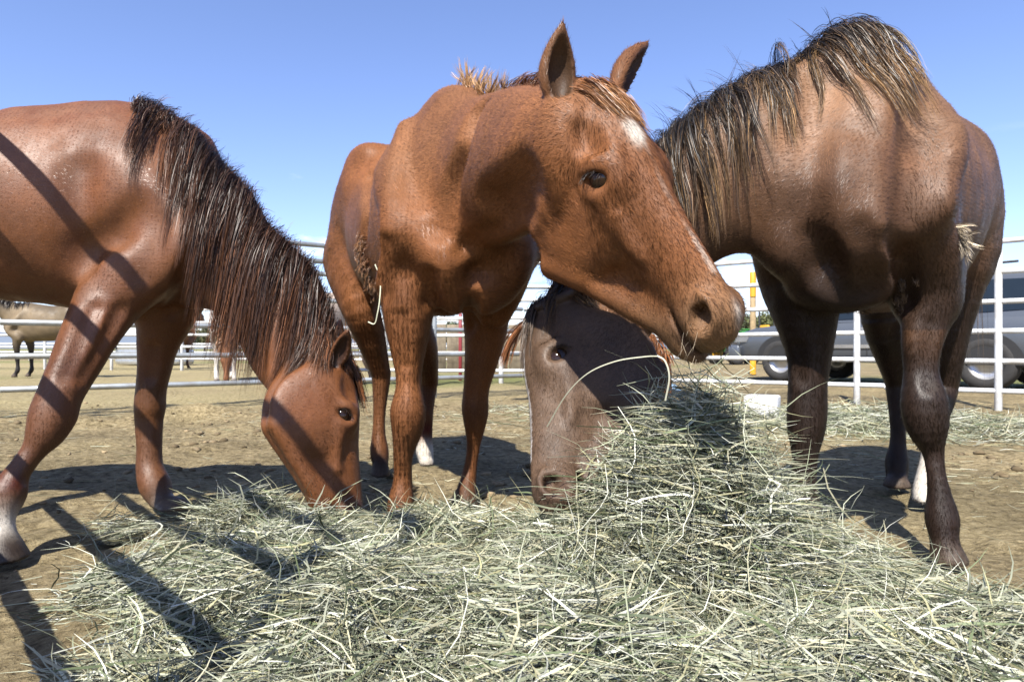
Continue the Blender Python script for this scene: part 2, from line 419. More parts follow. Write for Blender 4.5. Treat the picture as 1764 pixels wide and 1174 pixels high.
def head(S, H, c, cm, cd, detail=True, jaw=1.0):
    """H: frame at the poll, x to the muzzle, z out of the forehead, y to the horse's left; c coat, cm muzzle, cd dark"""
    L = H.L
    up = [(.02, .0, .12, .085), (.12, .02, .145, .105), (.24, .032, .165, .120), (.36, .028, .165, .118), (.48, .010, .155, .096),
          (.60, .0, .138, .080), (.72, -.006, .120, .070), (.84, -.012, .108, .060), (.90, -.028, .098, .058), (.94, -.056, .076, .048)]
    cols = [c] * 7 + [c * .4 + cm * .6, cm, cm]
    S.chain([H(x, 0, t - ru) for x, t, ru, rs in up], [(rs * L, ru * L) for x, t, ru, rs in up], H.z, .02, 3, cols)
    for s in (-1, 1):
        S.blob(H(.30, s * .066, -.258 - .5 * (jaw - 1) * .185), (H.d(1, 0, -.25), H.y, H.d(.25, 0, 1)), np.array((.20 * (1 + .6 * (jaw - 1)), .066, .190 * (1 + .7 * (jaw - 1)))) * L, .06, col=c)
        S.chain([H(.36, s * .045, -.395 * jaw), H(.52, s * .045, -.345 * (.35 + .65 * jaw)), H(.72, s * .034, -.262 * (.4 + .6 * jaw)), H(.86, s * .02, -.235)], np.array((.05, .042, .036, .036)) * L, H.z, .03, 2, [c, c, c * .6 + cm * .4, cm])
        S.blob(H(.345, s * .098, -.075), (H.x, H.y, H.z), np.array((.080, .042, .052)) * L, .04, col=c)
        S.chain([H(.40, s * .116, -.125), H(.50, s * .098, -.148), H(.62, s * .076, -.155)], np.array((.020, .016, .010)) * L, H.z, .03, 2, c)
        S.blob(H(.878, s * .043, -.108), (H.x, H.y, H.z), np.array((.070, .038, .064)) * L, .03, col=cm)
    S.chain([H(.45, 0, -.31 * (.4 + .6 * jaw)), H(.65, 0, -.245 * (.4 + .6 * jaw)), H(.85, 0, -.2)], [(.055 * L, .06 * L), (.045 * L, .05 * L), (.045 * L, .05 * L)], H.z, .03, 2, [c, c, cm])
    S.chain([H(.83, 0, -.245), H(.90, 0, -.248), H(.945, 0, -.228)], [(.055 * L, .040 * L), (.054 * L, .048 * L), (.044 * L, .034 * L)], H.z, .02, 2, cm)
    S.blob(H(.905, 0, -.120), (H.x, H.y, H.z), np.array((.058, .062, .080)) * L, .03, col=cm)
    if not detail: return
    for s in (-1, 1):
        S.blob(H(.225, s * .125, -.045), (H.x, H.y, H.z), np.array((.055, .018, .032)) * L, .035, 'cut')
        # nostril: a wide comma opening leading inwards, with the soft inner fold
        S.chain([H(.850, s * .092, -.062), H(.885, s * .106, -.070), H(.922, s * .106, -.100), H(.945, s * .096, -.152)], np.array((.018, .048, .052, .026)) * L, H.z, .005, 3, op='cut')
        S.chain([H(.905, s * .092, -.084), H(.880, s * .045, -.080)], np.array((.042, .026)) * L, H.z, .008, 2, op='cut')
        S.chain([H(.935, s * .050, -.135), H(.945, s * .070, -.118), H(.938, s * .070, -.092)], np.array((.016, .014, .007)) * L, H.z, .008, 2, cm * 1.25)
        S.chain([H(.838, s * .066, -.050), H(.878, s * .067, -.036), H(.920, s * .064, -.054), H(.944, s * .060, -.096), H(.946, s * .056, -.148)], np.array((.005, .006, .007, .007, .006)) * L, H.z, .014, 3, cm, paint=False)
        # eye: socket and lids; the slit runs from the rear corner down to the front corner
        e1 = np.array((.60, 0, .80)); e2 = np.array((-.80, 0, .60)); E = np.array((.352, s * .130, -.100))
        Hp = lambda q: H(*q)
        def eye(u, v, y): return H(*(E * (1, 0, 1) + e1 * u + e2 * v + np.array((0, s * y, 0))))
        S.blob(eye(0, 0, .150), (H.d(*e1), H.y, H.d(*e2)), np.array((.056, .032, .036)) * L, .010, 'cut')
        S.chain([eye(.058, -.014, .100), eye(.036, .020, .128), eye(.004, .034, .143), eye(-.030, .024, .143), eye(-.054, -.002, .128)], np.array((.006, .0085, .010, .009, .007)) * L, H.y, .008, 3, c * .22, w=2.0)
        S.chain([eye(.058, -.014, .100), eye(.025, -.030, .126), eye(-.020, -.029, .138), eye(-.054, -.002, .128)], np.array((.006, .008, .008, .006)) * L, H.y, .008, 3, c * .2, w=2.0)
        S.chain([eye(.040, .044, .118), eye(.0, .056, .135), eye(-.040, .042, .137)], np.array((.007, .010, .008)) * L, H.y, .018, 2, c)
        S.chain([eye(.030, -.050, .118), eye(-.015, -.052, .128), eye(-.05, -.034, .126)], np.array((.006, .007, .006)) * L, H.y, .018, 2, c)
    # the line of the lips
    S.blob(H(.925, 0, -.198), (H.d(1, 0, -.16), H.y, H.d(.16, 0, 1)), np.array((.098, .12, .0045)) * L, .010, 'cut')
    S.blob(H(.86, 0, -.185), (H.d(1, 0, .1), H.y, H.d(-.1, 0, 1)), np.array((.04, .12, .0045)) * L, .010, 'cut')

def ear(S, base, tip, face, wid, c, ci, curl=0.0):
    """cupped ear from base to tip, its opening turned to face"""
    base = np.asarray(base, float); tip = np.asarray(tip, float); ax = tip - base; Le = np.linalg.norm(ax); ax = ax / Le
    f = np.asarray(face, float); f = unit(f - (f @ ax) * ax); sd = np.cross(ax, f)
    prof = [(-.10, .50), (.05, .62), (.2, .90), (.38, 1.0), (.58, .86), (.78, .55), (.92, .26), (1.0, .10)]
    pts = [base + ax * Le * t - f * wid * .18 * math.sin(math.pi * max(t, 0)) + f * curl * t * t for t, _ in prof]
    S.chain(pts, [(wid * .5 * q, wid * .36 * q) for _, q in prof], f, .010, 3, [c] * 8)
    cp = [(.06, .30), (.2, .62), (.38, .76), (.58, .64), (.78, .36), (.90, .14)]
    pts = [base + ax * Le * t + f * (wid * (.22 + .06 * q) - wid * .18 * math.sin(math.pi * t) + curl * t * t) for t, q in cp]
    S.chain(pts, [(wid * .44 * q, wid * .38 * q) for _, q in cp], f, .004, 3, op='cut')
    q_ = spline(np.array(pts), 4); S.marks.append((q_, np.interp(np.linspace(0, 1, len(q_)), np.linspace(0, 1, 6), [wid * .42 * q for _, q in cp]) * .92, ci))

def eyeballs(H, mat, parent, sides=(-1, 1)):
    for s in sides:
        n = 14
        th = np.linspace(0, math.pi, n); ph = np.linspace(0, 2 * math.pi, 20, endpoint=False)
        V = np.array([(math.sin(t) * math.cos(p), math.sin(t) * math.sin(p), math.cos(t)) for t in th for p in ph]) * 0.052 * H.L
        F = [(i * 20 + j, i * 20 + (j + 1) % 20, (i + 1) * 20 + (j + 1) % 20, (i + 1) * 20 + j) for i in range(n - 1) for j in range(20)]
        me = mesh_np('eye', V + H(.354, s * .0945, -.099), F, mat)
        link('eye', me, parent)

def lashes(H, mat, parent):
    for s in (-1, 1):
        e1 = np.array((.60, 0, .80)); e2 = np.array((-.80, 0, .60)); E = np.array((.352, 0, -.100))
        def eye(u, v, y): return H(*(E + e1 * u + e2 * v + np.array((0, s * y, 0))))
        r, _ = along([eye(.030, .018, .136), eye(.004, .026, .150), eye(-.030, .018, .150), eye(-.050, .002, .138)], 70, .0012)
        d0 = np.tile(H.d(.3, s * 1.0, -.2), (70, 1)) + rng.normal(0, .22, (70, 3))
        g = comb(None, r, d0, .016 + .010 * rng.random(70), 5, .85, H.d(.8, 0, -.5))
        locks('eyelashes', g, 1, .0005, .0007, (.012, .008, .006), (.02, .012, .008), mat, parent)['kind'] = 'stuff'

def trunk(S, B, st, k=.03, col=None, cols=None):
    """B: Frame on the ground under the withers; st rows (x, top, bottom, half width)"""
    S.chain([B(x, 0, (t + b) / 2) for x, t, b, w in st], [(w, (t - b) / 2) for x, t, b, w in st], (0, 0, 1), k, 3, cols if cols is not None else col)

def finish(S, name, mat, smooth=2):
    V, Q = S.mesh(smooth); C, T = S.paint(V); N = vnormals(V, Q)
    return V, Q, N, C, T
# ------------------------------------------------------------------ materials of the horses
def coat_mat(name, rough=0.52, spec=0.4, mottling=0.25, sheen=0.0, grain=320):
    m, t, b = new_mat(name)
    at = t.nodes.new('ShaderNodeAttribute'); at.attribute_name = 'coat'
    oc = objcoord(t)
    n1 = noise(t, 7, 5, .6, oc); n2 = noise(t, grain, 3, .6, oc)
    r1 = ramp(t, n1.outputs[0], [(.3, (1 - mottling,) * 3), (.7, (1 + mottling,) * 3)])
    r2 = ramp(t, n2.outputs[0], [(.3, (.72,) * 3), (.72, (1.25,) * 3)])
    c = mixc(t, mixc(t, at.outputs['Color'], r1.outputs[0], 1.0, 'MULTIPLY'), r2.outputs[0], 1.0, 'MULTIPLY')
    t.links.new(c, b.inputs['Base Color'])
    n4 = noise(t, 14, 4, .65, mapping(t, oc, (1, 1, .45)))
    t.links.new(ramp(t, n4.outputs[0], [(.32, (rough + .22,) * 3), (.66, (rough - .08,) * 3)]).outputs[0], b.inputs['Roughness']); b.inputs['Specular IOR Level'].default_value = spec
    n3 = noise(t, 45, 5, .65, oc)
    nb = bump(t, None, n3.outputs[0], .14, .006)
    bump(t, b, n2.outputs[0], .3, .0025, nb)
    return m
MAT_COAT = coat_mat('chestnut_coat', .55, .20); MAT_SLEEK = coat_mat('sleek_chestnut_coat', .46, .42)
MAT_ROAN = coat_mat('roan_coat', .52, .28, .3)
def fur_mat(name, rough=.42, spec=.5):
    m, t, b = new_mat(name)
    at = t.nodes.new('ShaderNodeAttribute'); at.attribute_name = 'coat'
    t.links.new(at.outputs['Color'], b.inputs['Base Color']); b.inputs['Roughness'].default_value = rough
    b.inputs['Specular IOR Level'].default_value = spec
    return m
MAT_FUR = fur_mat('short_hair', .46, .34); MAT_GLOSS = fur_mat('glossy_short_hair', .38, .6); MAT_MANE = fur_mat('long_hair', .42, .35)
m, t, b = new_mat('eye_wet'); b.inputs['Base Color'].default_value = (.018, .009, .005, 1); b.inputs['Roughness'].default_value = .10
b.inputs['Specular IOR Level'].default_value = .38; MAT_EYE = m

WH = np.array((.46, .42, .36)); HOOF = np.array((.08, .058, .042)); DK = np.array((.025, .015, .011))
ONLY = os.environ.get('ONLY', 'left,mid,right').split(',')
FUR = int(os.environ.get('FUR', '1'))
def up2(y): return np.array((0, 0, 1.0))

# ================================================================== the chestnut in the middle, head towards the camera
def build_mid():
    S = Sculpt((-1.05, 1.08, -.02), (.52, 3.75, 1.62), .015, ((0.0, 1.10, .48), (.45, 1.5, 1.36)), .0048)
    hd = unit((.40, -.92, 0)); B = Frame((-.215, 2.33, 0), hd, (0, 0, 1))
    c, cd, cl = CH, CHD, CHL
    trunk(S, B, [(.26, 1.16, .80, .15), (.14, 1.30, .70, .20), (.0, 1.40, .68, .205), (-.2, 1.35, .69, .215), (-.42, 1.31, .70, .235), (-.62, 1.36, .76, .235),
                 (-.78, 1.46, .86, .215), (-.92, 1.48, .92, .21), (-1.06, 1.41, .95, .175), (-1.16, 1.28, .98, .13)], .05, cols=[c, c, c, c, c, c, c, c, cd, cd])
    S.chain([B(.16, 0, 1.33), B(.02, 0, 1.385), B(-.15, 0, 1.375), B(-.32, 0, 1.345)], [(.07, .06), (.055, .062), (.06, .06), (.07, .05)], (0, 0, 1), .09, 2, c)
    # hindquarters
    for s in (-1, 1):
        S.chain([B(-.80, s * .10, 1.28), B(-.98, s * .12, 1.12), B(-1.0, s * .13, .92)], [(.13, .17), (.13, .18), (.09, .15)], hd, .06, 3, [c, c, cd])
        S.blob(B(-.76, s * .12, 1.40), (B.x, B.y, (0, 0, 1)), (.10, .06, .05), .08, col=c)
        # shoulder blade and the muscle over it
        S.chain([B(.0, s * .07, 1.25), B(.10, s * .155, 1.10), B(.22, s * .165, .92)], [(.07, .10), (.075, .12), (.075, .10)], B.y, .05, 3, c)
        S.chain([B(.20, s * .165, .92), B(.10, s * .165, .80), B(.05, s * .14, .70)], [(.08, .085), (.07, .08), (.06, .07)], B.y, .05, 3, c)
        S.blob(B(.27, s * .10, .85), (B.x, B.y, (0, 0, 1)), (.09, .08, .11), .07, col=c)
    S.blob(B(.22, 0, .76), (B.x, B.y, (0, 0, 1)), (.10, .14, .09), .05, col=c)
    # neck
    pts = [B(-.02, 0, 1.10), B(.16, 0, 1.10), P(838, 300, 2.02), P(882, 285, 1.78), P(930, 270, 1.58), P(975, 255, 1.46)]
    S.chain(pts, [(.17, .26), (.155, .26), (.135, .225), (.115, .19), (.10, .155), (.085, .12)], [(.2, -.5, 1)] * 2 + [(.1, -.25, 1)] * 4, .05, 3, c, flow=-1)
    # legs
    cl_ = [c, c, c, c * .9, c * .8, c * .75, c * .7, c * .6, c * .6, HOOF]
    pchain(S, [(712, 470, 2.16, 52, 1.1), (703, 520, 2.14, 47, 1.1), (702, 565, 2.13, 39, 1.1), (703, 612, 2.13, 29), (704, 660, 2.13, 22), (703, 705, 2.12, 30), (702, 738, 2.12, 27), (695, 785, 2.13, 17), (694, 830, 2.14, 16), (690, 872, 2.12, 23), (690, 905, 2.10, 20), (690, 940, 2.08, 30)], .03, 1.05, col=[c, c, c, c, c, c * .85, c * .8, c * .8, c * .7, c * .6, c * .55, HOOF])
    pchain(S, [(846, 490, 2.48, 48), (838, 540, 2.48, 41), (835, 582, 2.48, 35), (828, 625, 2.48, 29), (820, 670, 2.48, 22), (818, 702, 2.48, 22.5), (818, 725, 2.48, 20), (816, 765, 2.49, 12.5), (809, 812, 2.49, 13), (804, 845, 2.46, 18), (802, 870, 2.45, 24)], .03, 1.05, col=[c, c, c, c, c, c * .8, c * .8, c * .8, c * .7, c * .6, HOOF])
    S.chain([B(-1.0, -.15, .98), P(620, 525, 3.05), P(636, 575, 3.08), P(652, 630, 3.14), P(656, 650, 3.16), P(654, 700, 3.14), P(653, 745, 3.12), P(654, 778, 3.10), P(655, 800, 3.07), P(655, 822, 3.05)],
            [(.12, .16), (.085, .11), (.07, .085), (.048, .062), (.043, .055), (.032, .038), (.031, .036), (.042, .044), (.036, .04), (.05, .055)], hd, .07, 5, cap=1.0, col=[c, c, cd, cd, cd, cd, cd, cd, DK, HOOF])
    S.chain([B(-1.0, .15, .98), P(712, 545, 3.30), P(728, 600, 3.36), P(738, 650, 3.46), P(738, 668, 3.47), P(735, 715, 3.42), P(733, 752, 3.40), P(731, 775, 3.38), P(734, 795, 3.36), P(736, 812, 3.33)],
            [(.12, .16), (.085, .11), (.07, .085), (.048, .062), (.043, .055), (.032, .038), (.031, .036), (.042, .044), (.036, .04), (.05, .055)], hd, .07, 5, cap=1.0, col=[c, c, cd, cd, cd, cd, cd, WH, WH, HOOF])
    # head
    pol = P(1020, 134, 1.43); muz = P(1316, 584, 1.20)
    a = unit(muz - pol); H = Frame(pol, a, np.array((.02, .06, 1.0)), .62); H = Frame(pol, a, H.z - .46 * H.y, .63)
    cm = np.array((.155, .082, .038))
    head(S, H, c * 1.02, cm, cd, jaw=1.4)
    ear(S, P(962, 178, 1.43), P(966, 40, 1.39), (.30, -1, 0), .080, c * .45, c * .05, .012)
    ear(S, H(.04, .095, -.02), P(1131, 76, 1.56), (.9, -.25, -.2), .074, c * .6, c * .12, -.02)
    groove(S, [(815, 190), (792, 250), (772, 320), (752, 390)], .013, .05)
    groove(S, [(895, 372), (850, 398), (800, 428)], .012, .03)
    groove(S, [(884, 318), (864, 345), (838, 366)], .011, .06, .05)
    ridge(S, [(702, 225), (684, 300), (673, 400), (664, 490)], .008, .03)
    groove(S, [(657, 420), (655, 465), (656, 505)], .008, .025)
    groove(S, [(738, 478), (744, 520), (748, 556)], .016, .025)
    groove(S, [(820, 470), (812, 520), (806, 560)], .014, .025)
    groove(S, [(690, 545), (693, 590), (696, 630)], .004, .014)
    groove(S, [(636, 300), (630, 350), (624, 400)], .006, .03)
    ridge(S, [(1066, 372), (1078, 400), (1090, 428)], .003, .010, .012)
    S.cut_ground()
    V, Q, N, C, T = finish(S, 'horse', MAT_COAT)
    return S, H, B, V, Q, N, C, T

# ================================================================== the chestnut on the left, eating, seen from its side
def build_left():
    S = Sculpt((-2.75, 1.62, -.02), (-.40, 2.85, 1.52), .0135, ((-.85, 1.95, .02), (-.45, 2.4, .70)), .0065)
    hd = unit((.985, .17, 0)); B = Frame((-1.31, 2.36, 0), hd, (0, 0, 1))
    c, cd = CH * (.80, .76, .74), CHD * .9
    trunk(S, B, [(.26, 1.12, .80, .15), (.12, 1.27, .71, .20), (.0, 1.36, .68, .215), (-.2, 1.355, .71, .245), (-.42, 1.34, .735, .27), (-.62, 1.34, .74, .28),
                 (-.8, 1.39, .76, .26), (-.95, 1.42, .86, .25), (-1.1, 1.36, .90, .21), (-1.22, 1.22, .92, .13)], .05, col=c)
    S.chain([B(.20, 0, 1.27), B(.04, 0, 1.345), B(-.14, 0, 1.345), B(-.32, 0, 1.31)], [(.06, .06), (.05, .065), (.055, .06), (.07, .05)], (0, 0, 1), .10, 2, c)
    for s in (-1, 1):
        S.chain([B(-.85, s * .13, 1.25), B(-1.02, s * .15, 1.05), B(-1.04, s * .15, .85)], [(.13, .17), (.13, .18), (.09, .15)], hd, .06, 3, c)
        S.chain([B(-.02, s * .05, 1.24), B(.06, s * .135, 1.10), B(.21, s * .15, .90)], [(.08, .08), (.10, .10), (.085, .09)], B.y, .12, 3, c)
        S.chain([B(.21, s * .165, .90), B(.08, s * .185, .79), B(.0, s * .175, .72)], [(.08, .08), (.08, .085), (.075, .07)], B.y, .09, 3, c)
        S.blob(B(.26, s * .09, .86), (B.x, B.y, (0, 0, 1)), (.085, .08, .12), .035, col=c)
    S.blob(B(.17, 0, .80), (B.x, B.y, (0, 0, 1)), (.14, .14, .09), .05, col=c)
    # neck, reaching down to the hay
    pchain(S, [(190, 330, 2.36, 60, .5), (262, 356, 2.36, 118, .5), (340, 396, 2.35, 116, .58), (408, 452, 2.33, 86, .66), (470, 514, 2.29, 85, .6), (503, 596, 2.25, 78, .58), (535, 650, 2.22, 68, .58)], .08, n=4, flow=-1, col=c)
    # near foreleg, stretched back towards the camera
    pchain(S, [(215, 470, 2.20, 68, .8), (186, 520, 2.16, 55, .85), (155, 577, 2.10, 46, .9), (126, 635, 2.05, 38), (103, 682, 2.01, 34), (90, 716, 1.99, 36), (76, 748, 1.97, 30), (56, 778, 1.95, 20), (29, 816, 1.92, 20), (13, 850, 1.90, 29), (4, 893, 1.88, 20), (4, 920, 1.87, 23), (6, 945, 1.86, 33), (10, 972, 1.85, 42)], .03, 1.0,
           col=[c, c, c, c, c, c, c, c, c, c, WH, WH, HOOF * .7, HOOF * .6])
    # far foreleg
    pchain(S, [(300, 500, 2.52, 58), (285, 545, 2.52, 46), (272, 592, 2.52, 34), (266, 635, 2.52, 28), (260, 672, 2.52, 25), (258, 700, 2.52, 25), (256, 725, 2.52, 22), (257, 770, 2.51, 20), (258, 805, 2.50, 22), (268, 838, 2.48, 26), (281, 866, 2.46, 20), (296, 884, 2.44, 34)], .03, 1.0,
           col=[c, c, c, c, cd, cd, cd, cd, cd, cd, HOOF, HOOF])
    for s, dx in ((-1, .1), (1, -.12)):
        S.chain([B(-1.03, s * .15, .92), B(-.98 + dx, s * .15, .70), B(-1.14 + dx, s * .15, .50), B(-1.12 + dx, s * .15, .30), B(-1.08 + dx, s * .15, .13), B(-1.04 + dx, s * .15, .04)],
                [(.11, .15), (.07, .09), (.045, .06), (.033, .038), (.04, .045), (.05, .06)], hd, .04, 3, [c, c, c, cd, cd, HOOF])
    pol = P(594, 604, 2.25); muz = P(628, 868, 2.20)
    H = Frame(pol, muz - pol, np.array((1, .75, .1)), .60)
    head(S, H, c, c * .7, cd, jaw=1.05)
    ear(S, P(578, 630, 2.17), P(600, 566, 2.10), (.2, -1, .1), .060, c * .75, c * .22)
    ear(S, H(.02, .08, .0), H(-.20, .12, .05), H.d(.2, .5, 1), .06, c * .75, c * .2)
    groove(S, [(262, 380), (252, 430), (246, 470)], .005, .05, .05)
    groove(S, [(128, 285), (124, 370), (132, 450)], .007, .05, .05)
    groove(S, [(236, 345), (200, 392), (150, 428)], .005, .045, .05)
    groove(S, [(208, 535), (176, 600), (146, 650)], .005, .018)
    groove(S, [(160, 530), (136, 590), (112, 645)], .005, .018)
    groove(S, [(330, 450), (318, 500), (300, 540)], .010, .03)
    groove(S, [(262, 600), (258, 650)], .004, .014)
    S.cut_ground()
    V, Q, N, C, T = finish(S, 'horse', MAT_COAT)
    return S, H, B, V, Q, N, C, T

# ================================================================== the bay roan on the right, head low behind the middle one
RO = np.array((.122, .058, .0275)); ROD = np.array((.018, .0098, .0062)); ROH = np.array((.082, .049, .029))
def build_right():
    S = Sculpt((-.06, 1.44, -.02), (2.25, 3.25, 1.66), .0135, ((-.02, 1.55, .15), (.42, 2.05, .85)), .0060)
    hd = unit((-.66, -.75, 0)); B = Frame((1.06, 2.08, 0), hd, (0, 0, 1))
    c, cd = RO, ROD
    trunk(S, B, [(.27, 1.16, .80, .15), (.14, 1.34, .70, .20), (.0, 1.46, .69, .22), (-.18, 1.455, .69, .245), (-.38, 1.445, .70, .265), (-.56, 1.455, .73, .265),
                 (-.72, 1.49, .82, .26), (-.86, 1.49, .90, .24), (-1.0, 1.43, .95, .20), (-1.1, 1.27, .98, .14)], .05, col=c)
    S.chain([B(.18, 0, 1.39), B(.02, 0, 1.46), B(-.14, 0, 1.46), B(-.32, 0, 1.42)], [(.07, .06), (.055, .07), (.06, .065), (.07, .05)], (0, 0, 1), .10, 2, c)
    for s in (-1, 1):
        S.chain([B(-.76, s * .12, 1.26), B(-.92, s * .14, 1.08), B(-.95, s * .14, .90)], [(.13, .17), (.13, .18), (.09, .15)], hd, .06, 3, [c, c, cd])
        S.chain([B(.0, s * .08, 1.28), B(.10, s * .17, 1.13), B(.23, s * .18, .95)], [(.07, .10), (.08, .12), (.08, .10)], B.y, .05, 3, c)
        S.chain([B(.21, s * .175, .95), B(.10, s * .19, .82), B(.04, s * .175, .72)], [(.085, .085), (.08, .085), (.075, .08)], B.y, .05, 3, [c, c * .7, cd])
        S.blob(B(.29, s * .10, .88), (B.x, B.y, (0, 0, 1)), (.09, .09, .12), .035, col=c)
    S.blob(B(.2, 0, .76), (B.x, B.y, (0, 0, 1)), (.11, .15, .09), .05, col=cd)
    pchain(S, [(1530, 275, 2.1, 100, .6), (1454, 270, 1.98, 148, .6), (1370, 274, 1.96, 152, .56), (1300, 291, 1.97, 138, .54), (1220, 332, 1.99, 117, .54), (1130, 405, 2.02, 98, .55), (1066, 486, 2.04, 98, .5), (1015, 560, 2.05, 92, .48)], .09, n=3, flow=-1, col=c)
    # forelegs
    S.chain([B(.02, .15, .98), B(.0, .16, .86), P(1606, 478, 1.98), P(1600, 520, 1.95)], [.11, .10, .075, .06], (0, 0, 1), .07, 3, c * .7)
    kd = [c * .6 + cd * .4, cd, cd, cd, cd, cd, cd, cd, cd, cd, cd, cd]
    pchain(S, [(1395, 450, 2.12, 78, .9), (1385, 505, 2.11, 62), (1389, 560, 2.10, 49), (1393, 615, 2.10, 37), (1390, 660, 2.10, 32), (1389, 712, 2.10, 32.5), (1388, 745, 2.10, 30), (1387, 790, 2.10, 22), (1386, 835, 2.10, 22), (1386, 880, 2.08, 28), (1384, 915, 2.06, 40)], .03, 1.0, col=kd[:10] + [HOOF])
    pchain(S, [(1612, 440, 1.98, 52), (1604, 485, 1.94, 40), (1597, 535, 1.92, 38.5), (1588, 590, 1.90, 32), (1587, 640, 1.90, 28), (1591, 692, 1.88, 37), (1597, 735, 1.88, 34), (1607, 775, 1.88, 19), (1612, 810, 1.87, 15), (1618, 850, 1.86, 18), (1623, 892, 1.85, 26), (1627, 932, 1.83, 22), (1634, 966, 1.82, 31)], .03, 1.0, col=[c * .9, c * .8, c * .6, c * .35] + kd[4:] + [HOOF])  # upper stations lightened, painting the sunlit top of the near leg
    S.chain([B(-.94, .12, .95), P(1645, 520, 2.70), P(1634, 585, 2.72), P(1630, 650, 2.76), P(1626, 675, 2.76), P(1612, 740, 2.68), P(1600, 800, 2.60), P(1593, 850, 2.55), P(1592, 880, 2.52), P(1590, 900, 2.50)],
            [(.13, .16), (.085, .11), (.07, .085), (.048, .062), (.043, .055), (.034, .04), (.033, .038), (.042, .046), (.037, .042), (.055, .06)], hd, .04, 3, [c, cd, cd, cd, cd, cd, WH, WH, WH, HOOF])
    S.chain([B(-.94, -.15, .95), P(1522, 545, 2.84), P(1534, 600, 2.90), P(1543, 650, 2.94), P(1545, 672, 2.94), P(1547, 725, 2.90), P(1547, 765, 2.88), P(1545, 795, 2.86), P(1545, 822, 2.83), P(1545, 838, 2.80)],
            [(.13, .16), (.085, .11), (.07, .085), (.048, .062), (.043, .055), (.032, .038), (.031, .036), (.042, .046), (.037, .042), (.055, .06)], hd, .04, 3, [c, cd, cd, cd, cd, cd, cd, cd, cd, HOOF])
    pol = P(920, 528, 1.95); muz = P(908, 856, 1.60)
    H = Frame(pol, muz - pol, np.array((-1, .0, .1)), .635)
    head(S, H, ROH * .9, ROH, cd, jaw=1.32)
    ear(S, H(.05, .08, -.03), H(-.08, .15, -.22), H.d(-.3, .6, 1), .06, cd, cd)
    ear(S, H(.05, -.08, -.03), H(-.08, -.15, -.22), H.d(-.3, -.6, 1), .06, cd, cd)
    groove(S, [(1425, 120), (1398, 200), (1380, 290), (1374, 370)], .010, .07, .05)
    ridge(S, [(1540, 140), (1520, 220), (1505, 310), (1500, 385)], .005, .05, .06)
    groove(S, [(1590, 190), (1598, 280), (1590, 370)], .007, .06, .05)
    groove(S, [(1395, 415), (1425, 480), (1465, 522)], .007, .035, .04)
    groove(S, [(1550, 410), (1556, 460), (1554, 520)], .009, .03)
    groove(S, [(1480, 400), (1500, 450), (1505, 510)], .006, .035, .04)
    groove(S, [(1372, 600), (1375, 650)], .004, .014)
    groove(S, [(1604, 560), (1600, 620), (1602, 660)], .004, .014)
    S.cut_ground()
    V, Q, N, C, T = finish(S, 'horse', MAT_ROAN)
    return S, H, B, V, Q, N, C, T
# ------------------------------------------------------------------ hair
def push_out(S, p, gap):
    f = S.sample(p); e = .006; g = np.empty_like(p)
    inside = ((p > np.array([a[0] for a in S.ax]) + .02) & (p < np.array([a[-1] for a in S.ax]) - .02)).all(1)
    for x in range(3):
        o = np.zeros(3, np.float32); o[x] = e
        g[:, x] = (S.sample(p + o) - S.sample(p - o)) / (2 * e)
    g /= np.linalg.norm(g, axis=1, keepdims=True) + 1e-6
    mv = np.where(inside, np.clip(gap - f, 0, .04), 0)
    return p + g * mv[:, None]

def comb(S, roots, d0, length, m=12, stiff=.80, grav=(0, 0, -1), gap=.006, curl=0.0):
    """guide hairs: leave the root along d0, bend towards grav, slide over the body"""
    n = len(roots); p = np.array(roots, float); d = np.array(d0, float); d /= np.linalg.norm(d, axis=1, keepdims=True)
    ln = np.asarray(length) / (m - 1); g = np.asarray(grav, float); out = [p.copy()]
    for i in range(m - 1):
        d = d * stiff + g * (1 - stiff) + rng.normal(0, curl, (n, 3)); d /= np.linalg.norm(d, axis=1, keepdims=True)
        q = p + d * ln[:, None]
        if S is not None: q = push_out(S, q.astype(np.float32), gap)
        d = (q - p) / (np.linalg.norm(q - p, axis=1, keepdims=True) + 1e-9); p = q; out.append(p.copy())
    return np.stack(out, 1)

def locks(name, guides, per, spread, width, c_root, c_tip, mat, parent, var=.35, tipvar=.35, rag=.4, clump=.75, tippow=1.3):
    """each guide carries per hairs that gather towards its tip"""
    n, m, _ = guides.shape; t = np.linspace(0, 1, m)
    G = np.repeat(guides, per, 0); N = n * per
    off = rng.normal(0, spread, (N, 1, 3)) * (1 - clump * t[None, :, None])
    wav = np.cumsum(rng.normal(0, 1, (N, m, 3)), 1) * spread * .16 * t[None, :, None]
    cut = 1 - rag * rng.random(N) ** 1.5
    # shorten by resampling the path up to cut
    idx = t[None, :] * cut[:, None] * (m - 1); i0 = np.clip(idx.astype(int), 0, m - 2); fr = (idx - i0)[..., None]
    A = np.take_along_axis(G, i0[..., None], 1); Bq = np.take_along_axis(G, (i0 + 1)[..., None], 1)
    path = A * (1 - fr) + Bq * fr + off + wav
    wd = width * (.6 + .8 * rng.random(N))[:, None] * np.interp(t, [0, .15, .7, 1], [.8, 1, .85, .12])[None, :]
    gv = np.exp(rng.normal(0, var, n)); cv = np.repeat(gv, per) * np.exp(rng.normal(0, var * .7, N))
    mixv = np.clip(t[None, :] * (1 + rng.normal(0, tipvar, (N, 1))) + rng.normal(0, tipvar * .4, (N, 1)), 0, 1) ** tippow
    col = (np.asarray(c_root)[None, None] * (1 - mixv[..., None]) + np.asarray(c_tip)[None, None] * mixv[..., None]) * cv[:, None, None]
    o = ribbons(name, path, wd, col, mat, parent, nrm=None, twist=1.0); o['kind'] = 'stuff'
    return o

